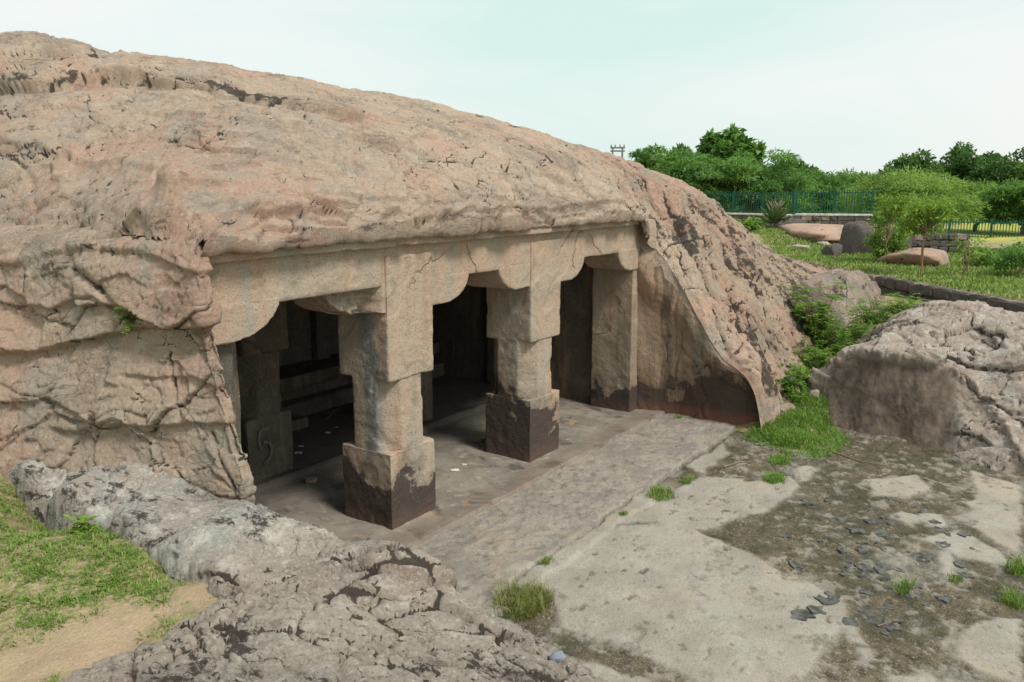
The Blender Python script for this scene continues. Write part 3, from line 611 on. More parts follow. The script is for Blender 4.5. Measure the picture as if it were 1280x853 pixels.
pts = [(.16, .60), (.14, .50), (.145, .42), (.17, .40)]; hook = [(.20, .46), (.27, .44), (.30, .37), (.28, .28), (.21, .22), (.19, .24)]
V_, F_ = [], []
for ln_ in (pts, hook, [(.17, .605), (.27, .60)]):
    for (a0, c0), (a1, c1) in zip(ln_[:-1], ln_[1:]):
        t_ = np.array([a1-a0, c1-c0]); t_ = t_/np.linalg.norm(t_); nn = np.array([-t_[1], t_[0]])*.016; k0 = len(V_)
        for yy in (-.016, .02):
            for p_, sg in (((a0-t_[0]*.008, c0-t_[1]*.008), 1), ((a0-t_[0]*.008, c0-t_[1]*.008), -1), ((a1, c1), -1), ((a1, c1), 1)): V_.append((p_[0]+sg*nn[0], yy, p_[1]+sg*nn[1]))
        F_ += [(k0, k0+1, k0+2, k0+3), (k0, k0+4, k0+5, k0+1), (k0+1, k0+5, k0+6, k0+2), (k0+2, k0+6, k0+7, k0+3), (k0+3, k0+7, k0+4, k0)]
link('painted_mark', np_mesh('painted_mark', V_, F_, False), M['chalk'], PIL3)
def part(name, bm, voxel, mat, amp=.004, freq=8, big=.006, hook=None, label=None):
    o = remeshed(name, bm, voxel, mat, temple, amp, freq, big, (0, 0, 0), hook); o.location = (-1.7, 0, 0)
    if label: o['label'] = label
    return o
part('beam', bm_box(-.35, 5.36, .010, .40, 2.30, 2.80, bm_box(-1.92, -.3, .010, .14, 2.30, 2.80)), .02, M['carved'])
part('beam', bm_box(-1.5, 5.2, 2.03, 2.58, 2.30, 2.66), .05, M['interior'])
part('cornice', bm_box(-1.93, 5.08, -.075, .08, 2.655, 2.735), .014, M['carved'], .006, 5, .012)
a = [( -1.92, 2.34), (-1.92, 2.045), (-1.62, 2.045), (-1.45, 2.075), (-1.33, 2.13), (-1.24, 2.20), (-1.19, 2.28), (-1.17, 2.34)]
part('bracket', bm_prism(a, 0, .16, 'y'), .014, M['carved'], label='end bracket against the broken left rock wall')
a = [(5.35, 2.34), (5.35, 2.035), (4.80, 2.035), (4.66, 2.07), (4.56, 2.13), (4.48, 2.22), (4.45, 2.34)]
part('bracket', bm_prism(a, .004, .58, 'y'), .014, M['carved'], label='end bracket over the right pilaster')
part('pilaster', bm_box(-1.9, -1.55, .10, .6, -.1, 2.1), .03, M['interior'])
part('pilaster', bm_box(4.94, 5.5, .02, .66, -.1, 2.1), .016, M['pilaster'], label='flat right pilaster with black damp stain at its foot')
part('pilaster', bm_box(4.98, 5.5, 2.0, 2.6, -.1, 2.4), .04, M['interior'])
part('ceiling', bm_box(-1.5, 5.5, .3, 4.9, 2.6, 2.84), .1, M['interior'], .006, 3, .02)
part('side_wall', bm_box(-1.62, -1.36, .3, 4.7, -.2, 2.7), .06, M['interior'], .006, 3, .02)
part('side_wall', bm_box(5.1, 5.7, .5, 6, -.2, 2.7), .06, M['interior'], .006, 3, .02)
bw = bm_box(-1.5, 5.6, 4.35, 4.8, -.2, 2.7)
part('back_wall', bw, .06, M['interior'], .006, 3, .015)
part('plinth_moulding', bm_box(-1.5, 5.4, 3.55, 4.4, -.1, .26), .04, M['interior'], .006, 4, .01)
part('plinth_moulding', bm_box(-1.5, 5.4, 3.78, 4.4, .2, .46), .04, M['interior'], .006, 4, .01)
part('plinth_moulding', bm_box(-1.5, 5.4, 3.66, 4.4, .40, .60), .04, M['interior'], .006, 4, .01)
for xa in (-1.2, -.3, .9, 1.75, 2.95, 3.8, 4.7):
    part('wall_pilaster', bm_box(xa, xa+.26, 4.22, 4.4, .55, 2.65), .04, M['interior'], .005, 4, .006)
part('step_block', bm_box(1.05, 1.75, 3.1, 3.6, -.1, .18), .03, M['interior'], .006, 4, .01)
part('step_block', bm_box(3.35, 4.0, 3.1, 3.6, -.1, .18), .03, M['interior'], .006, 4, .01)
# floor of the cave with its worn front edge and inner sill
xs = spaced([(-1.85, .05), (-1.2, .022), (5.5, .03)]); ys = spaced([(-.50, .02), (-.30, .02), (2.2, .03), (4.5, .08)])
A, B = np.meshgrid(xs, ys, indexing='ij'); P2 = np.stack([A, B, 0*A], -1)
e_ = B+.375+.02*perlin(P2*1.5, 171)+.012*perlin(P2*6, 172)
z = -.12+.12*sstep(-.012, .012, e_)+.004*fbm(P2*6, 4, 173)+.012*perlin(P2*1.1, 174)*sstep(-.3, .2, B)
z += .05*sstep(1.80, 1.84, B+.02*perlin(P2*2, 175))+.02*np.exp(-((B-1.84)/.06)**2); z -= .025*np.exp(-((B+.02)/.012)**2)*sstep(.3, 1.2, A)*sstep(5.5, 4, A)*0
fi = NT('cave_floor'); n1 = fi.noise(1.7, 6, .65, .5); n2 = fi.noise(8, 5, .6, .4); xyz = fi.sep()
c = fi.mix(fi.ramp(n1, .38, .62), (.28, .25, .21), (.19, .165, .14)); c = fi.mix(fi.ramp(n2, .52, .7), c, (.34, .30, .24)); c = fi.mix(fi.math('MULTIPLY', fi.ramp(fi.noise(2.6, 5, .65, .6), .56, .66), .8), c, (.085, .07, .06))
c = fi.mix(fi.math('MULTIPLY', fi.ramp(fi.noise(3.1, 4, .6), .56, .7), .6), c, (.40, .29, .18))
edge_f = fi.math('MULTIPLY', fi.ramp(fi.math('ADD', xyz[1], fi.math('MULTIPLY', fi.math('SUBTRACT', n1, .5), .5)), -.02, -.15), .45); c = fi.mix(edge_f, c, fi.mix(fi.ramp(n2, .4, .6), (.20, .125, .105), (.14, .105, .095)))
c = fi.mix(fi.math('MULTIPLY', fi.ramp(fi.noise(80, 3, .6), .56, .7), .5), c, (.07, .06, .05)); c = fi.mix(fi.math('MULTIPLY', fi.ramp(xyz[1], .7, 1.9), .75), c, (.06, .052, .045))  # colour darkened behind the front pillars to paint in the cave's shade
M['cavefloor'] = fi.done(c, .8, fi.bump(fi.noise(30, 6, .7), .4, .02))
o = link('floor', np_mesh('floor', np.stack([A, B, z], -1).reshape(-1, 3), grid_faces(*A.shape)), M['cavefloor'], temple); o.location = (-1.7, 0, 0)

# ------------------------------------------------------------------ other rocks
FP = []
inner = [(0, 553, 1.29), (60, 551, 1.27), (130, 572, 1.22), (230, 603, 1.17), (320, 633, 1.12), (400, 663, 1.09), (470, 690, 1.06), (540, 712, 1.0), (590, 745, .94), (640, 785, .86), (690, 820, .78), (740, 853, .70), (800, 900, .6)]
for a, b, z in inner:
    p = hitz(a, b, z); FP.append(tuple(p)); k = 1 if a > 300 else .0
    if a > 250: FP += [(p[0]+.16, p[1]-.06, z-.30), (p[0]+.30, p[1]-.10, -.05), (p[0]+.6, p[1]-.2, -.45)]
    else: FP += [(p[0]+.3, p[1]+.1, z-.05)]
for a, b, z in [(0, 588, 1.22), (60, 612, 1.19), (130, 652, 1.16), (200, 700, 1.13), (100, 598, 1.215), (250, 650, 1.14), (370, 690, 1.10), (255, 728, 1.14), (400, 740, 1.15), (300, 790, 1.19), (200, 820, 1.17), (120, 842, 1.10), (500, 760, 1.07), (560, 800, 1.0), (640, 830, .93), (450, 853, 1.24), (600, 853, .98), (300, 853, 1.22), (330, 735, 1.1), (90, 853, 1.08)]:
    FP.append(tuple(hitz(a, b, z)))
for a, b in [(0, 606), (50, 640), (120, 685), (190, 735), (60, 690), (120, 740)]: FP.append(tuple(hitz(a, b, .97)))
for a, b in [(215, 770), (120, 815), (30, 845)]: FP.append(tuple(hitz(a, b, .95)))
FP += [(-4.6, -3.2, 1.38), (-3.6, -4.2, 1.3), (-2.7, -4.4, .85), (-2.2, -5.2, .3), (-5.6, -4.8, 1.5), (-4.9, -2.2, .95), (-6.2, -3, 1.1), (-3.2, -6, .6), (-4.4, -6, 1.3), (-3.0, 3.4, 1.2), (-3.6, 3.2, .9), (-4.6, 0, .8)]
FM = tps_fit(FP, .003)
xs = spaced([(-6.4, .12), (-4.2, .03), (-3.6, .012), (-2.4, .009), (-.9, .009), (-.2, .06)]); ys = spaced([(-6.2, .15), (-4, .03), (-3.4, .012), (-.8, .011), (1, .018), (3.2, .05)])
A, B = arc_grid(xs, ys, lambda x, y: tps_eval(FM, x, y), [(-2.4, -.9)]); Z = tps_eval(FM, A, B)
LAWN = wpoly([(-200, 480), (0, 586), (60, 612), (130, 652), (200, 699), (262, 733), (286, 744), (200, 785), (90, 835), (20, 880), (-300, 1100)], 1.12)
P2 = np.stack([A, B, 0*A], -1); sdl = poly_sd(A+.05*perlin(P2*3, 191)+.025*perlin(P2*9, 192), B, LAWN)
Z = Z-.45*sstep(.03, -.07, sdl)-1.6*sstep(-2.06, -1.94, A)*sstep(-1.05, -.62, B)
Gf = np.stack([A, B, Z], -1); Nf = grid_normals(Gf); P = Gf
rib = sstep(-1.75, -1.2, B+.35*(A+2.5))         # the dressed rib is smoother than the boulder below it
wv = np.stack([perlin(P*1.5, 3), perlin(P*1.5, 5), perlin(P*1.5, 9)], -1); Q = P+.2*wv
d = (.05*perlin(P*1.2, 201)+.02*perlin(P*2.6, 202))*(1-.92*rib)
wr = 1-.80*rib; wf = np.stack([perlin(P*8, 4), perlin(P*8, 6), perlin(P*8, 8)], -1); Q = P+.14*wv+.03*wf
def elong(f): return np.stack([Q[..., 0]*f*1.5+Q[..., 1]*f*.6, Q[..., 1]*f*.75-Q[..., 0]*f*.3, Q[..., 2]*f*1.3], -1)
cr_ = np.zeros(A.shape)
for f, amp, wd, dep, sd in ((1.4, .024, .030, .050, 203), (3.0, .012, .045, .034, 204), (7.0, .005, .07, .014, 205)):
    H, J = facets(elong(f), sd); g = np.exp(-(J/wd)**2)*sstep(-.55, -.05, perlin(P*f*.5, sd+4)); d = d+wr*(amp*H-dep*g); cr_ = np.maximum(cr_, wr*g**1.4*(.82 if f < 5 else .7))
d += .006*ridged(P*14, 3, 221, .7)+.005*fbm(P*40, 3, 225, .7)
pit = 1.4*sstep(.36, .42, perlin(P*4.3, 231)+.2*perlin(P*11, 232))*rib; d -= .022*pit
d += .10*sstep(-1.2, -1.9, B)*sstep(-.6, .8, perlin(P*2.0, 240))*0
Gf = Gf+Nf*d[..., None]
fgr = link('rock_outcrop', np_mesh('rock_outcrop', Gf.reshape(-1, 3), grid_faces(*A.shape), attrs={'blackening': cr_, 'rib': rib}), M['rock_fg'])
tag(fgr, 'rugged grey-white granite outcrop with a flat rib beside the lawn', 'rock'); recenter(fgr, (-2.8, -2, 0))
def fg_z(x, y):
    return float(Z[int(np.clip(np.searchsorted(xs, x), 0, len(xs)-1)), int(np.clip(np.searchsorted(ys, y), 0, len(ys)-1))])

# boulder on the right of the forecourt: scooped dark front, cracked slabs above
bp = [(6.3, -2.1, .0), (6.15, -2.6, -.02), (6.02, -3.3, -.02), (5.85, -4.0, -.03), (5.65, -4.7, -.03), (5.5, -5.6, -.05), (6.42, -2.2, .45), (6.40, -2.45, .62), (6.36, -2.8, .78), (6.26, -3.45, .72), (6.14, -3.95, .36), (6.0, -4.3, .28), (6.2, -4.75, .62), (6.1, -5.6, .6),
      (6.8, -2.45, .86), (7.5, -2.71, 1.0), (8, -2.93, 1.30), (8, -3.66, 1.42), (8, -4.45, 1.44), (7, -2.82, 1.1), (7, -3.5, 1.12), (7, -4.2, 1.05), (7, -5.2, 1.2), (7, -2.0, .42), (7.6, -2.15, .58), (8.4, -2.3, .78), (9, -2.6, 1.05), (9.4, -3.4, 1.12), (9.4, -4.6, 1.1), (8.2, -5.8, 1.4), (10.6, -3.4, .8), (10.6, -5, .8), (9.8, -2.2, .65), (8.4, -1.75, .4), (7.2, -1.6, .1), (6.5, -1.8, -.1),
      (11.5, -4, .2), (9, -7.3, .8), (7, -7.2, .7), (5.4, -7, -.1), (5.2, -5, -.3), (5.5, -3.6, -.3), (5.8, -2.4, -.3)]
BM_ = tps_fit(bp, .001)
xs2 = spaced([(5.15, .05), (5.7, .014), (6.6, .012), (8.2, .025), (11.6, .12)]); ys2 = spaced([(-7.4, .15), (-5, .03), (-4.6, .016), (-1.9, .016), (-1.5, .04)])
A, B = arc_grid(xs2, ys2, lambda x, y: tps_eval(BM_, x, y), [(5.7, 6.6)]); Z2 = tps_eval(BM_, A, B); G2 = np.stack([A, B, Z2], -1); N2 = grid_normals(G2); P = G2
wv = np.stack([perlin(P*1.1, 3), perlin(P*1.1, 5), perlin(P*1.1, 9)], -1); Q = P+.3*wv
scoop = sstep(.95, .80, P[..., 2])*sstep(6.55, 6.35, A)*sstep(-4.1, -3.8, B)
d = .07*perlin(P*.9, 301)+.03*perlin(P*2, 302)
cr2 = np.zeros(A.shape); wf = np.stack([perlin(P*6, 4), perlin(P*6, 6), perlin(P*6, 8)], -1); Q = P+.2*wv+.03*wf
for f, amp, wd, dep, sd in ((1.0, .075, .022, .06, 303), (2.4, .035, .035, .035, 304), (6.0, .014, .05, .014, 305)):
    H, J = facets(Q*np.array([f, f, f*1.7]), sd); g = np.exp(-(J/wd)**2)*sstep(-.2, .2, perlin(P*f*.5, sd+4)); d = d+(1-.92*scoop)*(amp*H-dep*g); cr2 = np.maximum(cr2, (1-scoop)*g*.7)
lipb = np.exp(-((P[..., 2]-(.93-.6*np.maximum(0, np.abs(B+2.95)-.55)**2))/.11)**2)*sstep(6.9, 6.5, A); d += lipb*(.03+.05*ridged(P*4, 3, 321)); d -= scoop*.05
d += .006*ridged(P*9, 3, 322, .7)*(1-.5*scoop)+.005*fbm(P*24, 3, 325, .7)
G2 = G2+N2*d[..., None]
bs = rock_mat('boulder_granite_scooped', tan=(.37, .30, .25), pink=(.37, .275, .23), grey=(.42, .37, .33), pale=(.62, .57, .51), blackening=.4, palef=.6)
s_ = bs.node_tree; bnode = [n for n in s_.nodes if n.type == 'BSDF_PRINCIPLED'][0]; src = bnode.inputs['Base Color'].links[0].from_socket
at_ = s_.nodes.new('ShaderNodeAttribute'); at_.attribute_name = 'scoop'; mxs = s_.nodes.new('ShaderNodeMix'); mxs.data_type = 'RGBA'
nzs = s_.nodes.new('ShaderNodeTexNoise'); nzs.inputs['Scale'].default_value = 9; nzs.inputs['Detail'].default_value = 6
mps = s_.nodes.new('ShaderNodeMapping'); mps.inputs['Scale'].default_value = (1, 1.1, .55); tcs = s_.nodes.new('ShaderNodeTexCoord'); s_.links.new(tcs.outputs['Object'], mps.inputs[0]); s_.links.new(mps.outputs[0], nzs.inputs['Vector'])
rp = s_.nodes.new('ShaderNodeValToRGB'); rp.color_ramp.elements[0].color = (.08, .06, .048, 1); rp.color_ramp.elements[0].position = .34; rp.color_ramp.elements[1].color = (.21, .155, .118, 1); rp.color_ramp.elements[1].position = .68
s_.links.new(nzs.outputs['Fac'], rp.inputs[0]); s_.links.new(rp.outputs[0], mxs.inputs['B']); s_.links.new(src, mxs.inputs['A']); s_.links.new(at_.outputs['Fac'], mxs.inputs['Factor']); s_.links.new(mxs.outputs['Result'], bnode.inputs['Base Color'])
bld = link('boulder', np_mesh('boulder', G2.reshape(-1, 3), grid_faces(*A.shape), attrs={'blackening': cr2, 'scoop': scoop*.92}), bs)
tag(bld, 'broad cracked granite boulder with a dark scooped face at the courtyard edge', 'boulder'); recenter(bld, (7.5, -3.5, 0))

def blob_rock(name, base, size, label, mat, seed=0, n=48, rough=1.0, flat=0.0, group=None, rz=0, noisef=1.0):
    """a loose stone: noise-carved spherical block sitting on its base point"""
    u = np.linspace(0, 2*np.pi, n, endpoint=False); v = np.linspace(0.0005, np.pi-.0005, n//2)
    U, Vv = np.meshgrid(u, v, indexing='ij'); D = np.stack([np.cos(U)*np.sin(Vv), np.sin(U)*np.sin(Vv), np.cos(Vv)], -1)
    D = np.sign(D)*np.abs(D)**(.75)
    r = 1+.22*rough*perlin(D*1.3*noisef, seed)+.12*rough*ridged(D*2.2*noisef, 3, seed+3)+.05*rough*fbm(D*6, 3, seed+5)
    H, J = facets(D*1.7+seed, seed); r = r+rough*(.085*H-.10*np.exp(-(J/.05)**2)); H2, J2 = facets(D*np.array([5, 5, 3]), seed+2); r = r+rough*(.02*H2-.03*np.exp(-(J2/.06)**2))
    for k in range(5):
        a = np.array([math.cos(seed*3+k*2.1), math.sin(seed*1.7+k*1.3), .35*math.sin(k*2+seed)]); a /= np.linalg.norm(a); c_ = .72+.1*math.sin(k+seed)
        pr = (D*r[..., None])@a; D = D-(np.maximum(0, pr-c_)*.85)[..., None]*a/r[..., None]
    V = D*r[..., None]*np.array(size)/2; V[..., 2] = np.maximum(V[..., 2], -size[2]*.3)+size[2]*.28
    idx = np.arange(n*(n//2)).reshape(n, n//2); q = np.stack([idx, np.roll(idx, -1, 0), np.roll(np.roll(idx, -1, 0), -1, 1), np.roll(idx, -1, 1)], -1)[:, :-1].reshape(-1, 4)[:, ::-1]
    o = link(name, np_mesh(name, V.reshape(-1, 3), q, attrs={'blackening': (.6*np.exp(-(J/.06)**2)).ravel()}), mat, None, base); o.rotation_euler[2] = rz
    if label: tag(o, label, 'rock', group)
    return o

# ------------------------------------------------------------------ plants
rng = np.random.RandomState(11)
def foliage_mat(name, cols, trans=.35, rough=.55):
    s = NT(name); v = s.attr('var')
    r = s.n('ShaderNodeValToRGB'); s.L(v, r.inputs[0]); e = r.color_ramp.elements
    while len(e) < len(cols): e.new(.5)
    for k, c in enumerate(cols): e[k].position = k/(len(cols)-1); e[k].color = (*c, 1)
    s.L(r.outputs[0], s.b.inputs['Base Color']); s.b.inputs['Roughness'].default_value = rough
    t = s.n('ShaderNodeBsdfTranslucent'); s.L(r.outputs[0], t.inputs['Color']); m = s.n('ShaderNodeMixShader'); m.inputs[0].default_value = trans
    s.t.links.new(s.b.outputs[0], m.inputs[1]); s.t.links.new(t.outputs[0], m.inputs[2]); s.t.links.new(m.outputs[0], s.out.inputs[0]); return s.m
M['acacia'] = foliage_mat('acacia_leaf', [(.085, .18, .04), (.14, .28, .06), (.23, .38, .09)], .45)
M['acacia_light'] = foliage_mat('light_acacia_leaf', [(.14, .24, .05), (.23, .37, .075), (.34, .47, .12)], .45)
M['darktree'] = foliage_mat('dark_leaf', [(0.041, 0.101, 0.027), (0.081, 0.176, 0.041), (0.149, 0.257, 0.054)])
M['broad'] = foliage_mat('broad_leaf', [(0.061, 0.149, 0.034), (0.108, 0.230, 0.041), (0.189, 0.338, 0.068)])
M['lime'] = foliage_mat('lime_leaf', [(.11, .21, .025), (.19, .32, .04), (.30, .40, .07)])
M['shrub'] = foliage_mat('shrub_leaf', [(.09, .18, .03), (.18, .32, .05), (.30, .43, .09)])
M['grass'] = foliage_mat('grass_blade', [(.09, .17, .025), (.17, .29, .045), (.36, .40, .13)])
M['drygrass'] = foliage_mat('dry_grass_blade', [(.13, .17, .035), (.22, .25, .06), (.42, .36, .17)])
M['agave'] = foliage_mat('agave_leaf', [(.07, .13, .04), (.13, .19, .06), (.36, .28, .2)], .15)
def simple(name, col, rough=.8, bump=None, var=.3, sc=12):
    s = NT(name); n = s.noise(sc, 5, .6); c = s.mix(s.ramp(n, .35, .65), tuple(v*(1-var) for v in col), tuple(min(1, v*(1+var*.6)) for v in col))
    return s.done(c, rough, s.bump(s.noise(sc*3, 5, .7), bump, .02) if bump else None)
M['bark'] = simple('bark', (.16, .115, .075), .9, .6, .4, 14); M['twig'] = simple('twig_bark', (.25, .17, .10), .9, .4, .3, 30)
M['green_paint'] = simple('green_paint', (.012, .085, .052), .45, None, .25, 3); M['coping'] = simple('cement_coping', (.52, .5, .45), .9, .4, .25, 5)
M['mortar'] = simple('mortar', (.20, .185, .165), .95, .5, .3, 8); M['steel'] = simple('galvanised_steel', (.16, .16, .16), .6, None, .2, 3)

def unit(v): return v/(np.linalg.norm(v, axis=-1, keepdims=True)+1e-9)
def leaf_mesh(name, C, D, Nn, Ln, Wd, var, fold=.15):
    """rhombic leaves: centre-base C, direction D, face normal Nn, length, width"""
    n = len(C); D = unit(D); S = unit(np.cross(D, Nn)); U = np.cross(S, D); Ln = np.broadcast_to(np.asarray(Ln, float).reshape(-1, 1), (n, 1)); Wd = np.broadcast_to(np.asarray(Wd, float).reshape(-1, 1), (n, 1))
    V = np.stack([C, C+D*Ln*.45+S*Wd*.5+U*Wd*fold, C+D*Ln-U*Ln*.08, C+D*Ln*.45-S*Wd*.5+U*Wd*fold], 1)
    F = np.arange(n*4).reshape(n, 4); return np_mesh(name, V.reshape(-1, 3), F, True, {'var': np.repeat(np.clip(var, 0, 1), 4)})
class Tubes:
    def __init__(s): s.V = []; s.F = []; s.n = 0
    def add(s, pts, r0, r1, k=6):
        pts = np.asarray(pts, float); m = len(pts); T = unit(np.gradient(pts, axis=0)); a = np.array([.3, .2, .9]) if abs(T[0, 2]) < .9 else np.array([1., 0, 0])
        U_ = unit(np.cross(T, a)); W_ = np.cross(T, U_); th = np.arange(k)*2*np.pi/k; r = np.linspace(r0, r1, m)[:, None, None]
        R_ = pts[:, None]+r*(np.cos(th)[None, :, None]*U_[:, None]+np.sin(th)[None, :, None]*W_[:, None])
        idx = np.arange(m*k).reshape(m, k)+s.n; q = np.stack([idx[:-1], np.roll(idx[:-1], -1, 1), np.roll(idx[1:], -1, 1), idx[1:]], -1).reshape(-1, 4)
        s.V.append(R_.reshape(-1, 3)); s.F.append(q); s.n += m*k
    def mesh(s, name): return np_mesh(name, np.concatenate(s.V), np.concatenate(s.F))
def bend(a, b, sag=0., n=6, jit=0.):
    t = np.linspace(0, 1, n)[:, None]; p = np.array(a)*(1-t)+np.array(b)*t; p[:, 2] += sag*np.sin(t[:, 0]*np.pi)
    if jit: p[1:-1] += rng.normal(size=(n-2, 3))*jit
    return p
def rand_dir(n):
    return unit(rng.normal(size=(n, 3)))

def tree(base, top, rx, ry, zlow, label, mat, kind='acacia', n=9000, leaf=(.26, .10), pads=55, group=None, name='acacia_tree'):
    """base xyz, crown top height, half widths, crown underside height; all metres, crown pads carry the leaves"""
    base = np.array(base, float); e = empty(name, base); tag(e, label, 'tree', group)
    H = top-base[2]; zl = zlow-base[2]; hc = H-zl
    # pads: flattened twig layers filling an uneven dome
    a = rng.uniform(0, 2*np.pi, pads); rr = np.sqrt(rng.uniform(0, 1, pads)); zz = rng.uniform(0, 1, pads)
    shell = rng.uniform(.82, 1.04, pads); cap = np.sqrt(np.clip(1-(rr*.94)**(4 if kind == 'acacia' else 2.4), 0, 1)); lob = 1+.18*np.sin(a*3+base[0])+.12*np.sin(a*5+base[1])
    px_ = np.cos(a)*rr*rx*lob; py_ = np.sin(a)*rr*ry*lob; pz_ = zl+hc*(.10+.84*cap*(1-(1-zz)**1.6*.85)*shell)
    PC = np.stack([px_, py_, pz_], -1)
    size = (.16+.14*rng.uniform(size=pads))*min(rx, ry*1.2); flatn = .34 if kind == 'acacia' else .75
    tb = Tubes(); fork = np.array([rng.normal()*.2, rng.normal()*.2, max(zl*.55, .5)])
    tb.add(bend((0, 0, -.15), fork, 0, 5, .04), .03*H+.05, .024*H+.03, 8)
    for k in range(0, pads, 3):
        tb.add(bend(fork, PC[k]-np.array([0, 0, size[k]*.2]), .12*H*rng.uniform(-.3, .6), 7, .05), .014*H+.02, .012, 5)
    link('trunk', tb.mesh('trunk'), M['bark'], e)
    w_ = size**2; w_ /= w_.sum(); own = rng.choice(pads, n, p=w_); d = rand_dir(n)*rng.uniform(.25, 1.0, (n, 1))**.6
    C_ = PC[own]+d*size[own][:, None]*np.array([1.15, 1.15, flatn])
    C_[:, 2] -= .25*size[own]*(d[:, 0]**2+d[:, 1]**2)            # drooping rims
    out = d*np.array([1, 1, .25])
    if kind == 'acacia': D = unit(out+rng.normal(size=(n, 3))*.35+np.array([0, 0, -.10])); Nn = unit(np.array([0, 0, 1.0])+rng.normal(size=(n, 3))*.35)
    else: D = unit(out+rng.normal(size=(n, 3))*.6+np.array([0, 0, .1])); Nn = unit(np.array([0, 0, .8])+d*.7+rng.normal(size=(n, 3))*.5)
    var = .5+.18*rng.normal(size=n)+.22*np.repeat(rng.normal(size=pads)[None], 1, 0)[0][own]*.8
    L_ = leaf[0]*rng.uniform(.6, 1.35, n); W_ = leaf[1]*rng.uniform(.7, 1.3, n)
    o = link('crown', leaf_mesh('crown', C_, D, Nn, L_, W_, var), mat, e); return e
def T(px, depth, topy, hw, lowy, gz=.55): # crown from picture extents at a judged distance
    s_ = depth/(FPX/math.cos(PITCH)); b = at(px, 300, depth); b[2] = gz
    return b, CAM[2]-(topy-230)*s_, hw*s_, CAM[2]-(lowy-230)*s_
GRP = 'trees beyond the green railing'
def mk(px, depth, topy, hw, lowy, label, mat, kind='acacia', n=9000, leaf=(.26, .10), pads=55, ryf=.8, name='acacia_tree'):
    b, top, r, low = T(px, depth, topy, hw, lowy); return tree(b, top, r, r*ryf, low, label, M[mat], kind, n, leaf, pads, GRP, name)
mk(822, 56, 184, 42, 285, 'feathery dark green acacia whose crown shows just past the hill top', 'acacia', n=11000, leaf=(.34, .11))
mk(862, 49, 186, 66, 288, 'wide feathery acacia behind the railing below the broad-leaved tree top', 'acacia', n=16000, leaf=(.30, .095), pads=80)
mk(945, 50, 185, 72, 290, 'widest feathery acacia spreading over the railing behind the spiky plant', 'acacia', n=18000, leaf=(.30, .095), pads=85)
mk(1022, 54, 203, 58, 290, 'lower dark acacia behind the taller railing section', 'acacia', n=12000, leaf=(.32, .10), pads=60)
mk(1072, 58, 212, 48, 290, 'low acacia in the dip of the tree line', 'acacia', n=9000, leaf=(.34, .11), pads=50)
mk(1140, 43, 212, 84, 286, 'pale green drooping acacia beside the flowering yellow field', 'acacia_light', n=20000, leaf=(.24, .06), pads=95)
mk(1222, 47, 226, 48, 284, 'pale rounded acacia lower edge over the yellow field', 'acacia_light', n=9000, leaf=(.24, .07), pads=50)
mk(1284, 44, 222, 52, 290, 'grey-green spreading tree over the yellow field and railing end', 'acacia', n=11000, leaf=(.26, .08), pads=55)
mk(1142, 72, 187, 38, 262, 'dark rounded tree standing alone at the left of the dark row', 'darktree', 'broad', 9000, (.32, .2), 50, .9, 'broadleaf_tree')
mk(1208, 74, 183, 46, 262, 'tallest dark broadleaf tree of the row behind the pale acacia', 'darktree', 'broad', 11000, (.32, .2), 60, .9, 'broadleaf_tree')
mk(1274, 70, 186, 46, 262, 'dark broadleaf tree at the open end of the dark row', 'darktree', 'broad', 11000, (.32, .2), 60, .9, 'broadleaf_tree')
mk(912, 60, 163, 34, 215, 'broad-leaved tree top rising above the feathery acacias', 'broad', 'broad', 3200, (.5, .32), 34, .9, 'broadleaf_tree')
mk(846, 62, 179, 13, 215, 'small sprig-like tree top above the acacia canopy', 'broad', 'broad', 450, (.45, .28), 12, .9, 'broadleaf_tree')
mk(985, 66, 200, 40, 255, 'dark tree filling the gap behind the lower dark acacia', 'darktree', 'broad', 6000, (.36, .22), 40, .9, 'broadleaf_tree')

# grass: lawn, terrace turf, gully cover
def blades(name, XY, zf_, hgt, wid, mat, per=5, spread=.03, label=None, kind='stuff', parent=None, lean=.5, base=None, dry=.15):
    n = len(XY); Bx = np.repeat(XY, per, 0)+rng.normal(size=(n*per, 2))*spread; z = zf_(Bx[:, 0], Bx[:, 1]) if callable(zf_) else np.full(len(Bx), zf_)
    m = len(Bx); h = hgt*rng.uniform(.45, 1.3, m)*np.repeat(rng.uniform(.7, 1.2, n), per); a = rng.uniform(0, 2*np.pi, m); l = lean*rng.uniform(.2, 1.3, m)
    d = np.stack([np.cos(a), np.sin(a), 0*a], -1); sd = np.stack([-np.sin(a), np.cos(a), 0*a], -1)*(wid*rng.uniform(.7, 1.3, m))[:, None]*.5
    b = np.c_[Bx, z-.01]; up_ = np.array([0, 0, 1.])
    mid = b+up_*(h*.6)[:, None]+d*(h*l*.35)[:, None]; tip = b+up_*(h*(1-.25*l))[:, None]+d*(h*l)[:, None]
    V = np.stack([b-sd, b+sd, mid-sd*.75, mid+sd*.75, tip], 1); i = np.arange(m)[:, None]*5
    F = np.concatenate([i+np.array([[0, 1, 3]]), i+np.array([[0, 3, 2]]), i+np.array([[2, 3, 4]])])
    var = np.clip(.45+.2*rng.normal(size=m)+.15*np.repeat(rng.normal(size=n), per)+dry*(rng.uniform(size=m) < .12)*3, 0, 1)
    V = V.reshape(-1, 3)-(np.array(base) if base is not None else 0)
    o = link(name, np_mesh(name, V, F, True, {'var': np.repeat(var, 5)}), mat, parent, base)
    if label: tag(o, label, 'grass', kind=kind)
    return o
def sample(poly, n, dens=None):
    p = np.array(poly); lo, hi = p.min(0), p.max(0); q = rng.uniform(lo, hi, (n, 2)); q = q[poly_sd(q[:, 0], q[:, 1], poly) < 0]
    if dens is not None: q = q[rng.uniform(size=len(q)) < dens(q[:, 0], q[:, 1])]
    return q
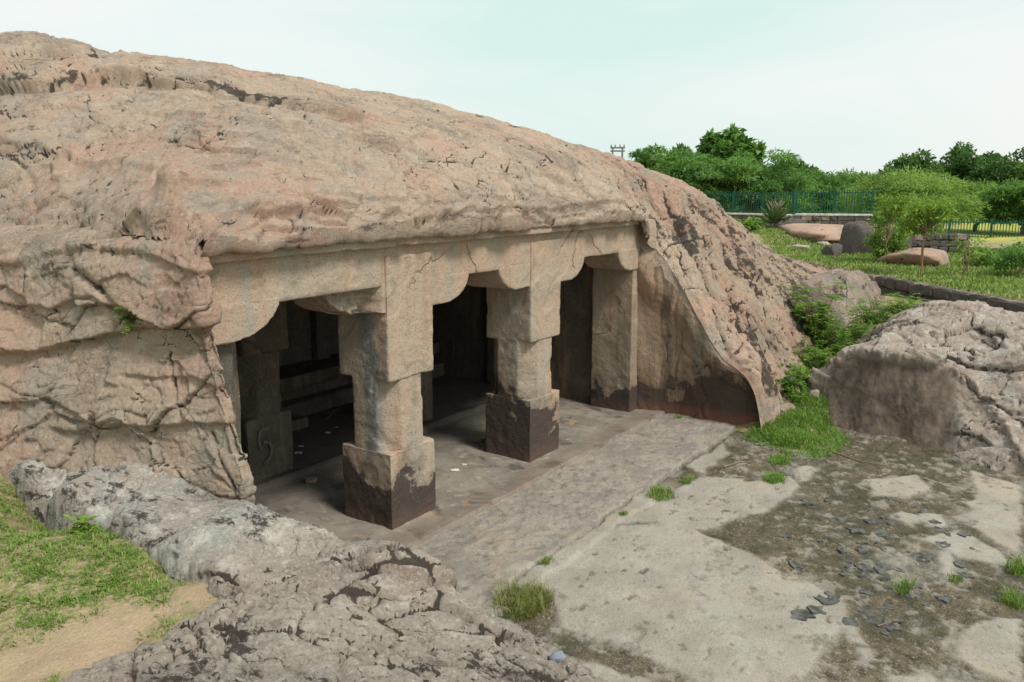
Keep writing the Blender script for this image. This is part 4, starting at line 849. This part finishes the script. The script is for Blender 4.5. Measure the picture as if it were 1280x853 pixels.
lawn = wpoly([(-40, 575), (0, 590), (60, 618), (130, 655), (200, 702), (262, 738), (280, 748), (200, 785), (90, 835), (20, 880), (-80, 900)], 1.1)
q = sample(lawn, 9500, lambda x, y: grass_cover(x, y)**1.2*np.clip(.6+1.3*fbm(np.stack([x, y, 0*x], -1)*6, 3, 117), .05, 1))
blades('lawn_grass', q, ground_z, .036, .0075, M['grass'], 7, .018, 'short patchy green turf on the sandy bank', lean=1.3)
far = wpoly([(930, 292), (960, 312), (1020, 340), (1130, 352), (1290, 378), (1290, 318), (1150, 310), (1075, 300)], 1.05)
q = sample(far, 40000, lambda x, y: np.clip(grass_cover(x, y), 0, 1))
blades('terrace_grass', q, ground_z, .10, .03, M['grass'], 3, .08, 'bright low turf on the terrace behind the boulder', lean=.9, dry=.25)
gul = [(4.5, -2.6), (4.7, -2.0), (4.95, -1.62), (5.3, -1.75), (6.2, -1.75), (7.2, -1.55), (9, -1.3), (9.6, -2.2), (8, -2.35), (6.9, -2.25), (6.25, -2.4), (5.8, -2.7), (5.4, -2.85), (4.7, -2.75)]
q = sample(gul, 16000); blades('gully_grass', q, lambda x, y: np.maximum(ground_z(x, y), -.1), .075, .009, M['shrub'], 5, .03, 'fresh green grass carpeting the gully floor', lean=.9)

def tuft(px, py, r, h, label, mat='grass', n=60, z=-.08, w=.006):
    p = hitz(px, py, z); a = rng.uniform(0, 2*np.pi, n); q = np.sqrt(rng.uniform(0, 1, n))*r; XY = np.stack([p[0]+np.cos(a)*q, p[1]+np.sin(a)*q*.7], -1)
    o = blades('grass_tuft', XY, lambda x, y: np.array([court_z(u, v) for u, v in zip(x, y)]), h, w, M[mat], 7, .02, None, None, None, .9, p)
    tag(o, label, 'grass', 'grass tufts in the forecourt'); return o
tuft(655, 758, .27, .14, 'largest dry-tipped grass tuft against the foreground outcrop', 'drygrass', 150)
tuft(683, 708, .07, .06, 'small grass tuft on the pale edge strip of the forecourt', 'grass', 25)
tuft(826, 622, .17, .08, 'green tuft at the middle of the long floor crack', 'grass', 80)
tuft(858, 601, .11, .06, 'narrow tuft at the far end of the long floor crack', 'grass', 45)
tuft(780, 648, .03, .05, 'tiny tuft in the long floor crack', 'grass', 16)
tuft(967, 600, .15, .07, 'round cushion of grass apart from the gully turf', 'shrub', 80, w=.008)
tuft(975, 577, .17, .06, 'flat cushion of grass touching the gully turf', 'shrub', 80, w=.008)
tuft(1128, 738, .10, .12, 'thin upright grass tuft among dark mud flakes', 'grass', 16, w=.007)
tuft(1266, 752, .12, .09, 'dense tuft below the right-hand boulder side', 'grass', 60)
tuft(1270, 715, .12, .13, 'spiky grass tuft near the dense tuft', 'grass', 24, w=.009)
tuft(848, 523, .05, .05, 'sprig of grass at the foot of the stained cut face', 'shrub', 14, z=-.05)
tuft(1195, 728, .06, .08, 'sparse weed tuft on wet dirt', 'grass', 10, w=.007)

def frond_shrub(base, h, spread, label, nst=9, leaflets=11, ll=.05, mat='shrub', name='leafy_shrub', cat='shrub', group=None, fr=7, droop=.5):
    """stems carrying pinnate fronds"""
    base = np.array(base, float); e = empty(name, base); tag(e, label, cat, group); tb = Tubes(); Cs, Ds, Ns = [], [], []
    for k in range(nst):
        a = rng.uniform(0, 2*np.pi); r = spread*rng.uniform(.15, .75); tip = np.array([math.cos(a)*r, math.sin(a)*r, h*rng.uniform(.55, 1.0)])
        st = bend((rng.normal()*.03, rng.normal()*.03, -.04), tip, .0, 7, .012); tb.add(st, .010*h+.003, .002, 5)
        for j in range(fr):
            t = .25+.75*j/(fr-1); p = st[min(int(t*6), 6)]; aa = rng.uniform(0, 2*np.pi); L_ = spread*rng.uniform(.35, .7)*(1.1-.4*t)
            s_ = np.linspace(.15, 1, leaflets); dr = np.array([math.cos(aa), math.sin(aa), rng.uniform(.1, .7)]); dr /= np.linalg.norm(dr)
            pts = p+dr*(s_*L_)[:, None]; pts[:, 2] -= droop*L_*s_**2; sd = np.array([-dr[1], dr[0], 0.])
            for sg in (-1, 1):
                Cs.append(pts); Ds.append(sd*sg+dr*.5+rng.normal(size=(leaflets, 3))*.2); Ns.append(np.array([0, 0, 1.])+rng.normal(size=(leaflets, 3))*.3)
    link('stems', tb.mesh('stems'), M['twig'], e); C_ = np.concatenate(Cs); n = len(C_)
    link('leaves', leaf_mesh('leaves', C_, np.concatenate(Ds), np.concatenate(Ns), ll*rng.uniform(.7, 1.3, n), ll*.45*rng.uniform(.8, 1.2, n), .5+.22*rng.normal(size=n)), M[mat], e); return e
def gz(x, y): return float(ground_z(np.array([x]), np.array([y]))[0])
def shrub_px(px, py, x, h, sp, label, **k):
    p = hitx(px, py, x); frond_shrub((p[0], p[1], max(gz(p[0], p[1]), float(tps_eval(BM_, p[0], p[1])))-.02), h, sp, label, **k)
shrub_px(1012, 425, 8.2, 1.05, .62, 'tallest bush in the gully against the dark rock flank', nst=30, fr=9, ll=.06)
shrub_px(1055, 440, 8.0, .55, .7, 'low spreading bush beside the boulder top in the gully', nst=26, ll=.045)
shrub_px(1092, 420, 8.4, .5, .7, 'low feathery bush creeping over the back of the boulder', nst=26, ll=.045)
shrub_px(1030, 455, 7.4, .42, .6, 'low feathery bush halfway up the gully', nst=24, ll=.04)
shrub_px(978, 520, 6.05, .48, .36, 'fern-like bush hugging the near foot of the hill', nst=20, fr=9, ll=.055)
shrub_px(992, 492, 6.6, .34, .36, 'small fern-like bush behind the loose pointed stone', nst=18, ll=.045)
shrub_px(1125, 408, 8.6, .35, .5, 'thin creeper on the boulder crown', nst=16, ll=.04)
p = hit_hill(173, 404); frond_shrub((p[0]-.03, p[1]-.02, p[2]), .13, .16, 'little green plant rooted in a ledge of the left rock face', 8, 7, .035, fr=5)
p = hitz(100, 655, 1.12); frond_shrub((p[0], p[1], gz(p[0], p[1])), .10, .11, 'pale green weed standing out of the turf', 5, 5, .05, mat='lime', name='weed', cat='weed', fr=4)

# terrace plants
def sapling(px, basey, topy, crown_w, crown_low, label, mat, n, leaf, stems=1, dense=1.0, name='young_tree', cat='tree', z=1.04):
    p = hitz(px, basey, z); s_ = np.linalg.norm(p[:2]-CAM[:2])*math.cos(math.atan((px-640)/1051))/1051
    p[2] = gz(p[0], p[1]); e = empty(name, p); tag(e, label, cat); Ht = (basey-topy)*s_; rw = crown_w*s_/2; cl = (basey-crown_low)*s_; tb = Tubes(); ends = []
    for k in range(stems):
        o_ = (k-(stems-1)/2)*.22; f = np.array([o_*1.5+rng.normal()*.04, rng.normal()*.1, cl+.1*Ht]); tb.add(bend((o_, 0, -.08), f, 0, 6, .02), .022, .014, 6)
        for j in range(7):
            a = rng.uniform(0, 2*np.pi); t = np.array([f[0]+math.cos(a)*rw*rng.uniform(.3, .9), math.sin(a)*rw*rng.uniform(.3, .9), cl+(Ht-cl)*rng.uniform(.2, .95)]); tb.add(bend(f, t, .05, 5, .02), .010, .003, 4); ends.append(t)
    link('trunk', tb.mesh('trunk'), M['twig'], e); ends = np.array(ends); own = rng.randint(0, len(ends), n); d = rand_dir(n)*rng.uniform(.2, 1, (n, 1))
    C_ = ends[own]+d*rw*np.array([.42, .42, .34])*dense; D = unit(d*np.array([1, 1, .3])+rng.normal(size=(n, 3))*.4+np.array([0, 0, -.2])); Nn = np.array([0, 0, 1.])+rng.normal(size=(n, 3))*.4
    link('crown', leaf_mesh('crown', C_, D, Nn, leaf[0]*rng.uniform(.6, 1.3, n), leaf[1]*rng.uniform(.7, 1.2, n), .5+.2*rng.normal(size=n)), M[mat], e); return e
sapling(1150, 345, 257, 62, 298, 'lime green sapling with two thin bare trunks on the terrace', 'lime', 1700, (.13, .05), 2)
sapling(1110, 330, 243, 52, 312, 'tall yellowish shrub between the dark rock stump and the sapling', 'lime', 1300, (.12, .05), 3, name='tall_shrub', cat='shrub')
sapling(1108, 328, 285, 46, 324, 'dense dark green shrub at the foot of the tall yellowish shrub', 'shrub', 2600, (.10, .05), 3, name='dense_shrub', cat='shrub')
sapling(1206, 346, 296, 34, 330, 'sparse bare-stemmed shrub on the terrace turf', 'shrub', 220, (.10, .045), 3, name='bare_shrub', cat='shrub')
sapling(1268, 346, 306, 52, 338, 'rounded olive shrub by the stone wall end', 'acacia', 2200, (.10, .045), 3, name='round_shrub', cat='shrub')
sapling(1232, 334, 312, 44, 331, 'low wide shrub in front of the stone wall', 'shrub', 1500, (.10, .045), 3, name='low_shrub', cat='shrub')
for k, (px, by, w_) in enumerate(((915, 297, 34), (945, 296, 26), (885, 284, 26))):
    sapling(px, by, by-18, w_, by-6, ['leafy weeds at the foot of the railing wall next to the hill', 'leafy weeds beside the spiky plant', 'leafy weeds half hidden by the hill edge'][k], 'shrub', 700, (.22, .10), 2, name='weed_clump', cat='weed')
# spiky rosette with a dry flower head
p = at(972, 290, 33.0); e = empty('spiky_plant', (p[0], p[1], gz(p[0], p[1]))); tag(e, 'spiky rosette plant with a dry pinkish plume before the railing wall', 'plant')
n = 90; a = rng.uniform(0, 2*np.pi, n); el = rng.uniform(.1, 1.35, n); D = np.stack([np.cos(a)*np.cos(el), np.sin(a)*np.cos(el), np.sin(el)], -1)
link('leaves', leaf_mesh('leaves', np.tile([[0, 0, .25]], (n, 1))+D*.05, D, np.array([0, 0, 1.])+rng.normal(size=(n, 3))*.2, rng.uniform(.6, 1.0, n), .09, .35+.15*rng.normal(size=n)), M['agave'], e)
n = 40; D = unit(np.array([.3, 0, 1.])+rng.normal(size=(n, 3))*.4); link('dry_plume', leaf_mesh('dry_plume', np.tile([[.1, 0, .7]], (n, 1)), D, rand_dir(n), rng.uniform(.4, .65, n), .04, np.full(n, .97)), M['agave'], e)
tb = Tubes(); tb.add(bend((0, 0, -.1), (0, 0, .4), 0, 4), .1, .07, 8); link('stem', tb.mesh('stem'), M['bark'], e)

# ------------------------------------------------------------------ rocks on the terrace, loose stones
def rk(px, py, w_, h_, label, mat, seed, z=1.04, dep=1.0, rough=1.0, name='rock', nf=1.0):
    p = hitz(px, py, z); s_ = np.linalg.norm(p[:2]-CAM[:2])*math.cos(math.atan((px-640)/1051))/1051
    return blob_rock(name, (p[0], p[1], gz(p[0], p[1])-.04), (w_*s_, w_*s_*dep, h_*s_*1.28), label, M[mat], seed, 40, rough, rz=YAW-math.pi/2, noisef=nf)
rk(1066, 318, 44, 40, 'dark stump-shaped rock standing on the terrace', 'rock_dark', 3, rough=.6, name='rock_stump')
rk(1042, 321, 24, 16, 'small dark rock leaning at the foot of the rock stump', 'rock_dark', 8)
rk(1122, 318, 34, 34, 'dark rock half hidden behind the dense shrub', 'rock_dark', 5, rough=.6)
rk(1028, 303, 104, 17, 'smooth pink rock dome below the railing wall', 'rock_far', 6, dep=1.4, rough=.4, name='rock_dome')
rk(1146, 330, 92, 20, 'pink rock slab sloping down behind the sapling', 'rock_far', 9, dep=1.2, rough=.4, name='rock_slab')
rk(1000, 313, 22, 6, 'flat grey rock lying in the turf near the hill tail', 'rock_boulder', 12); rk(990, 300, 40, 14, 'jumbled dark rock under the spiky plant', 'rock_dark', 14); rk(1030, 309, 16, 6, 'little flat stone near the rock stump', 'rock_boulder', 15)
p = hitx(990, 478, 6.5); blob_rock('pointed_stone', (p[0], p[1], gz(p[0], p[1])+.0), (.20, .12, .24), 'pointed pale stone standing among gully grass', M['rock_boulder'], 21, 24, .7, rz=.5)
p = hitx(1018, 496, 6.35); blob_rock('loose_stone', (p[0], p[1], gz(p[0], p[1])+.01), (.16, .12, .12), 'blocky stone wedged beside the boulder corner', M['rock_boulder'], 22, 24, .7)
p = hitx(965, 520, 5.75); blob_rock('loose_stone', (p[0], p[1], gz(p[0], p[1])+.01), (.10, .08, .05), 'small flat stone in the grass by the hill foot', M['rock_boulder'], 23, 20, .7)
p = at(1062, 400, 17.6)
o = blob_rock('rock_hump', (11.4, -.95, .40), (5.2, 2.5, 1.22), 'rounded brown rock hump at the low tail end of the hill', M['rock_tail'], 51, 190, .8, rz=.3)
def drop(x, y, zt=3.0):
    dg = bpy.context.evaluated_depsgraph_get(); h = scene.ray_cast(dg, Vector((x, y, zt)), Vector((0, 0, -1))); return h[1].z if h[0] else 0.0
p = hitz(697, 838, .82); blob_rock('pebble', (p[0], p[1], drop(p[0], p[1])-.008), (.10, .07, .045), 'smooth blue-grey pebble on the foreground outcrop', simple('blue_grey_stone', (.22, .25, .29), .7, .4), 31, 24, .4)

# ------------------------------------------------------------------ railing and stone walls
STONES = []
for k in range(10):
    bm = bmesh.new(); bmesh.ops.create_cube(bm, size=1.0); bmesh.ops.bevel(bm, geom=bm.edges[:], offset=.16, segments=1, affect='EDGES')
    rr = random.Random(k)
    for v in bm.verts: v.co += Vector((rr.uniform(-.09, .09), rr.uniform(-.09, .09), rr.uniform(-.09, .09)))
    me = bpy.data.meshes.new('stone'); bm.to_mesh(me); bm.free(); me.materials.append(M['rock_dark'] if k % 5 else M['rock_tail']); STONES.append(me)
def stone_wall(a, b, h, th, label, row=.22, coping=False, wide=(.25, .5)):
    """rubble wall from a to b (base points), each stone a piece of its own on a mortar core"""
    a = np.array(a, float); b = np.array(b, float); L_ = np.linalg.norm((b-a)[:2]); ang = math.atan2(b[1]-a[1], b[0]-a[0])
    e = empty('stone_wall', a, ang); tag(e, label, 'wall', None); dz = b[2]-a[2]; r_ = random.Random(int(L_*100))
    bm = bm_box(0, L_, -th/2+.06, th/2-.06, -.2, h-.02); core = bpy.data.meshes.new('mortar_core'); bm.to_mesh(core); bm.free(); link('mortar_core', core, M['mortar'], e)
    nr = max(1, int(round(h/row))); rh = h/nr
    toward = -1 if (np.cross(np.append((b-a)[:2], 0), np.append(CAM[:2]-a[:2], 0))[2] < 0) else 1
    for k in range(nr):
        x = -r_.uniform(0, .1)
        while x < L_:
            w_ = r_.uniform(*wide); w2 = min(w_, L_-x+.05)
            if w2 > .08:
                o = link('stone', r_.choice(STONES), None, e, (x+w2/2, toward*(th/2-.07)+r_.uniform(-.02, .02), rh*(k+.5)+r_.uniform(-.012, .012)))
                o.scale = (w2*.97, .2, rh*r_.uniform(.92, 1.03)); o.rotation_euler = (r_.choice((0, math.pi)), r_.uniform(-.06, .06), 0)
            x += w_
    if coping:
        bm = bm_box(-.03, L_+.03, -th/2-.05, th/2+.05, h, h+.09); bmesh.ops.bevel(bm, geom=bm.edges[:], offset=.015, segments=1, affect='EDGES'); me = bpy.data.meshes.new('coping'); bm.to_mesh(me); bm.free(); link('coping', me, M['coping'], e)
    return e
def railing(a, b, h, label, post=1.75, gap=.115):
    a = np.array(a, float); b = np.array(b, float); v = b-a; L_ = np.linalg.norm(v); e = empty('railing', a); tag(e, label, 'railing', None)
    u = v/L_; side = np.array([-u[1], u[0], 0]); side /= np.linalg.norm(side)
    def bar(bm, p, q, w_, d_):
        p = np.array(p); q = np.array(q); t = q-p; t = t/np.linalg.norm(t); s1 = side; s2 = np.cross(t, s1); vs = []
        for c_ in (p, q):
            for i, j in ((-1, -1), (1, -1), (1, 1), (-1, 1)): vs.append(bm.verts.new(c_+s1*i*d_/2+s2*j*w_/2))
        for f in ((3, 2, 1, 0), (4, 5, 6, 7), (0, 1, 5, 4), (1, 2, 6, 5), (2, 3, 7, 6), (3, 0, 4, 7)): bm.faces.new([vs[i] for i in f])
    def fin(name, bm, k=None):
        bmesh.ops.recalc_face_normals(bm, faces=bm.faces[:]); me = bpy.data.meshes.new(name); bm.to_mesh(me); bm.free(); o = link(name, me, M['green_paint'], e)
        if k: o['kind'] = k
    n = max(2, int(round(L_/post))+1); up_ = np.array([0, 0, 1.])
    for k in range(n):
        p = v*k/(n-1); bm = bmesh.new(); bar(bm, p-up_*.05, p+up_*(h+.06), .10, .08); fin('post', bm)
    for hz in (.10, h-.12):
        bm = bmesh.new(); bar(bm, up_*hz, v+up_*hz, .045, .035); fin('rail', bm)
    bm = bmesh.new()
    for k in range(1, int(L_/gap)):
        p = u*k*gap; bar(bm, p+up_*.05, p+up_*(h+.02), .034, .02)
    fin('pickets', bm, 'stuff'); return e
def G(px, depth, z): q = at(px, 300, depth); q[2] = z; return q
def zat(py, depth): return 3.2-(py-230)*depth/1051.5
a, b = G(850, 44, .55), G(993, 40, .55); h1 = zat(270, 40)-.55
stone_wall(a, b, h1, .4, 'low rubble wall with pale coping under the railing nearest the hill', .2, True); a2, b2 = a.copy(), b.copy(); a2[2] = b2[2] = .55+h1+.08
railing(a2, b2, zat(241, 40)-zat(269, 40)-.03, 'green picket railing running out from behind the hill')
a, b = G(997, 39, .55), G(1092, 38.2, .55); h2 = zat(269, 39)-.55
stone_wall(a, b, h2, .4, 'taller rubble wall with pale coping behind the pink rock dome', .22, True); a2, b2 = a.copy(), b.copy(); a2[2] = b2[2] = .55+h2+.08
railing(a2, b2, zat(237, 39)-zat(267, 39)-.03, 'green picket railing on the taller rubble wall')
a, b = G(1092, 38.2, .5), G(1300, 35.5, .5); a2, b2 = a.copy(), b.copy(); hz = zat(302, 36)
stone_wall(a, b, hz-.5+.02, .3, 'low kerb wall along the yellow field', .18, True); a2[2] = b2[2] = hz+.08
railing(a2, b2, zat(277, 36)-zat(302, 36), 'green picket railing along the yellow field')
p1, p2_ = hitz(1112, 318, 1.04), hitz(1203, 317, 1.04); p1[2] = p2_[2] = .9
stone_wall(p1, p2_, .75, .4, 'dark coursed block wall behind the sapling', .17, False, (.28, .5))
p1, p2_ = hitz(1204, 318, 1.04), hitz(1300, 322, 1.04); p1[2] = p2_[2] = .9
stone_wall(p1, p2_, .38, .4, 'lower dark stone wall stepping down from the coursed wall', .17, False, (.3, .5))
p1, p2_ = W1-np.append(WD, 0)*1.2, W2+np.append(WD, 0)*1.5; p1 = np.array([*p1[:2], .55]); p2_ = np.array([*p2_[:2], .55])
stone_wall(p1, p2_, .50, .35, 'dark retaining wall at the near edge of the terrace turf', .24, False, (.28, .6))
# far power-line frame above the hill crest
p = G(771, 95, .5); e = empty('power_pole', p, YAW-math.pi/2); tag(e, 'distant twin-post power pole frame above the hill crest', 'pole'); k = 95/1051.5; tz = zat(185, 95)-.5
for sx in (-1, 1):
    tb = Tubes(); tb.add([(sx*6*k, 0, 0), (sx*6*k, 0, tz)], .13, .11, 6); link('post', tb.mesh('post'), M['steel'], e)
for zz in (tz-.1, tz-.45):
    tb = Tubes(); tb.add([(-9*k, 0, zz), (9*k, 0, zz)], .09, .09, 4); link('crossbar', tb.mesh('crossbar'), M['steel'], e)
for sx in (-8, -3, 3, 8):
    tb = Tubes(); tb.add([(sx*k, 0, tz-.08), (sx*k, 0, tz+.25)], .10, .06, 6); link('insulator', tb.mesh('insulator'), M['steel'], e)

# ------------------------------------------------------------------ small litter of the place
M['mud'] = simple('dried_mud', (.11, .108, .10), .85, .6, .5, 14); M['paper'] = simple('paper', (.72, .71, .68), .8, None, .1)
V, F = [], []; n0 = 0
for k in range(70):
    px, py = (rng.normal(1105, 50), rng.normal(705, 42)); p = hitz(px, py, -.09); r_ = rng.uniform(.03, .10)*rng.uniform(.6, 1.2); m = 11; th = np.arange(m)*2*np.pi/m+rng.uniform(0, 6)
    rad = r_*rng.uniform(.45, 1.3, m); z0 = court_z(p[0], p[1])+.002; ti = rng.normal(size=2)*.08
    for lay, dz in ((0, -.012), (1, .003)):
        q = np.stack([p[0]+np.cos(th)*rad, p[1]+np.sin(th)*rad, z0+dz+.12*rad*rng.uniform(0, .6, m)], -1); q[:, 2] += (q[:, 0]-p[0])*ti[0]+(q[:, 1]-p[1])*ti[1]; V.append(q)
    V.append(np.array([[p[0], p[1], z0]]))
    for i in range(m): j = (i+1) % m; F += [(n0+m+i, n0+m+j, n0+2*m), (n0+i, n0+j, n0+m+j), (n0+i, n0+m+j, n0+m+i)]
    n0 += 2*m+1
tag(link('mud_flakes', np_mesh('mud_flakes', np.concatenate(V), np.array(F), False), M['mud']), 'curled dark mud flakes scattered over the wet dirt', 'mud', kind='stuff')
def twig(name, pts, r, label):
    b = pts[0]; tb = Tubes(); tb.add(np.array(pts)-b, r, r*.4, 5); o = link(name, tb.mesh(name), M['twig'], None, b); tag(o, label, 'twig'); return o
def fl(px, py, z=-.075): q = hitz(px, py, 0); return np.array([q[0], q[1], court_z(q[0], q[1])+.012])
twig('twig', [fl(1005, 548), fl(1040, 558), fl(1075, 570), fl(1105, 576)], .012, 'long dead twig lying before the scooped boulder face')
twig('twig', [fl(905, 578), fl(925, 572), fl(940, 570)], .010, 'short dark twig near the gully turf')
twig('twig', [fl(1098, 772), fl(1112, 766), fl(1122, 764)], .006, 'thin pale straw among the mud flakes')
def inside(px, py, z=.0):
    q = hitz(px, py, z); q[2] = drop(q[0], q[1], 1.0); return q
for px, py, s_, lab in ((373, 572, .09, 'crumpled white paper scrap beside the shadowed inner pillar foot'), (376, 563, .06, 'tiny white scrap behind the crumpled paper'), (410, 546, .08, 'flat white scrap deep in the cave'), (421, 539, .05, 'small pale chip near the cave back'), (568, 588, .10, 'pale wrapper on the cave floor between the front pillars'), (580, 581, .06, 'bright white scrap beside the pale wrapper')):
    b = inside(px, py); m = 6; gx_, gy_ = np.meshgrid(np.linspace(-.5, .5, m), np.linspace(-.35, .35, m), indexing='ij'); zz = .10*perlin(np.stack([gx_*4, gy_*4, 0*gx_+px], -1))+.08
    o = link('paper_scrap', np_mesh('paper_scrap', np.stack([gx_, gy_, np.maximum(zz, .01)], -1).reshape(-1, 3)*s_, grid_faces(m, m)), M['paper'], None, b); o.rotation_euler[2] = px; sd_ = o.modifiers.new('thickness', 'SOLIDIFY'); sd_.thickness = .002; tag(o, lab, 'paper')
for a_, b_, lab in (((402, 522), (432, 528), 'dead branch lying across the dark cave floor'), ((408, 530), (428, 515), 'dead branch crossing the other one in the cave')):
    p, q = inside(*a_), inside(*b_); p[2] += .02; q[2] += .03; twig('branch', [p, (p*.5+q*.5)+np.array([0, 0, .02]), q], .014, lab)
b = inside(388, 602); o = blob_rock('broken_stone', b-np.array([0, 0, .01]), (.16, .12, .07), 'reddish broken stone by the sill of the cave floor', simple('reddish_stone', (.30, .20, .16), .9, .5), 41, 24)
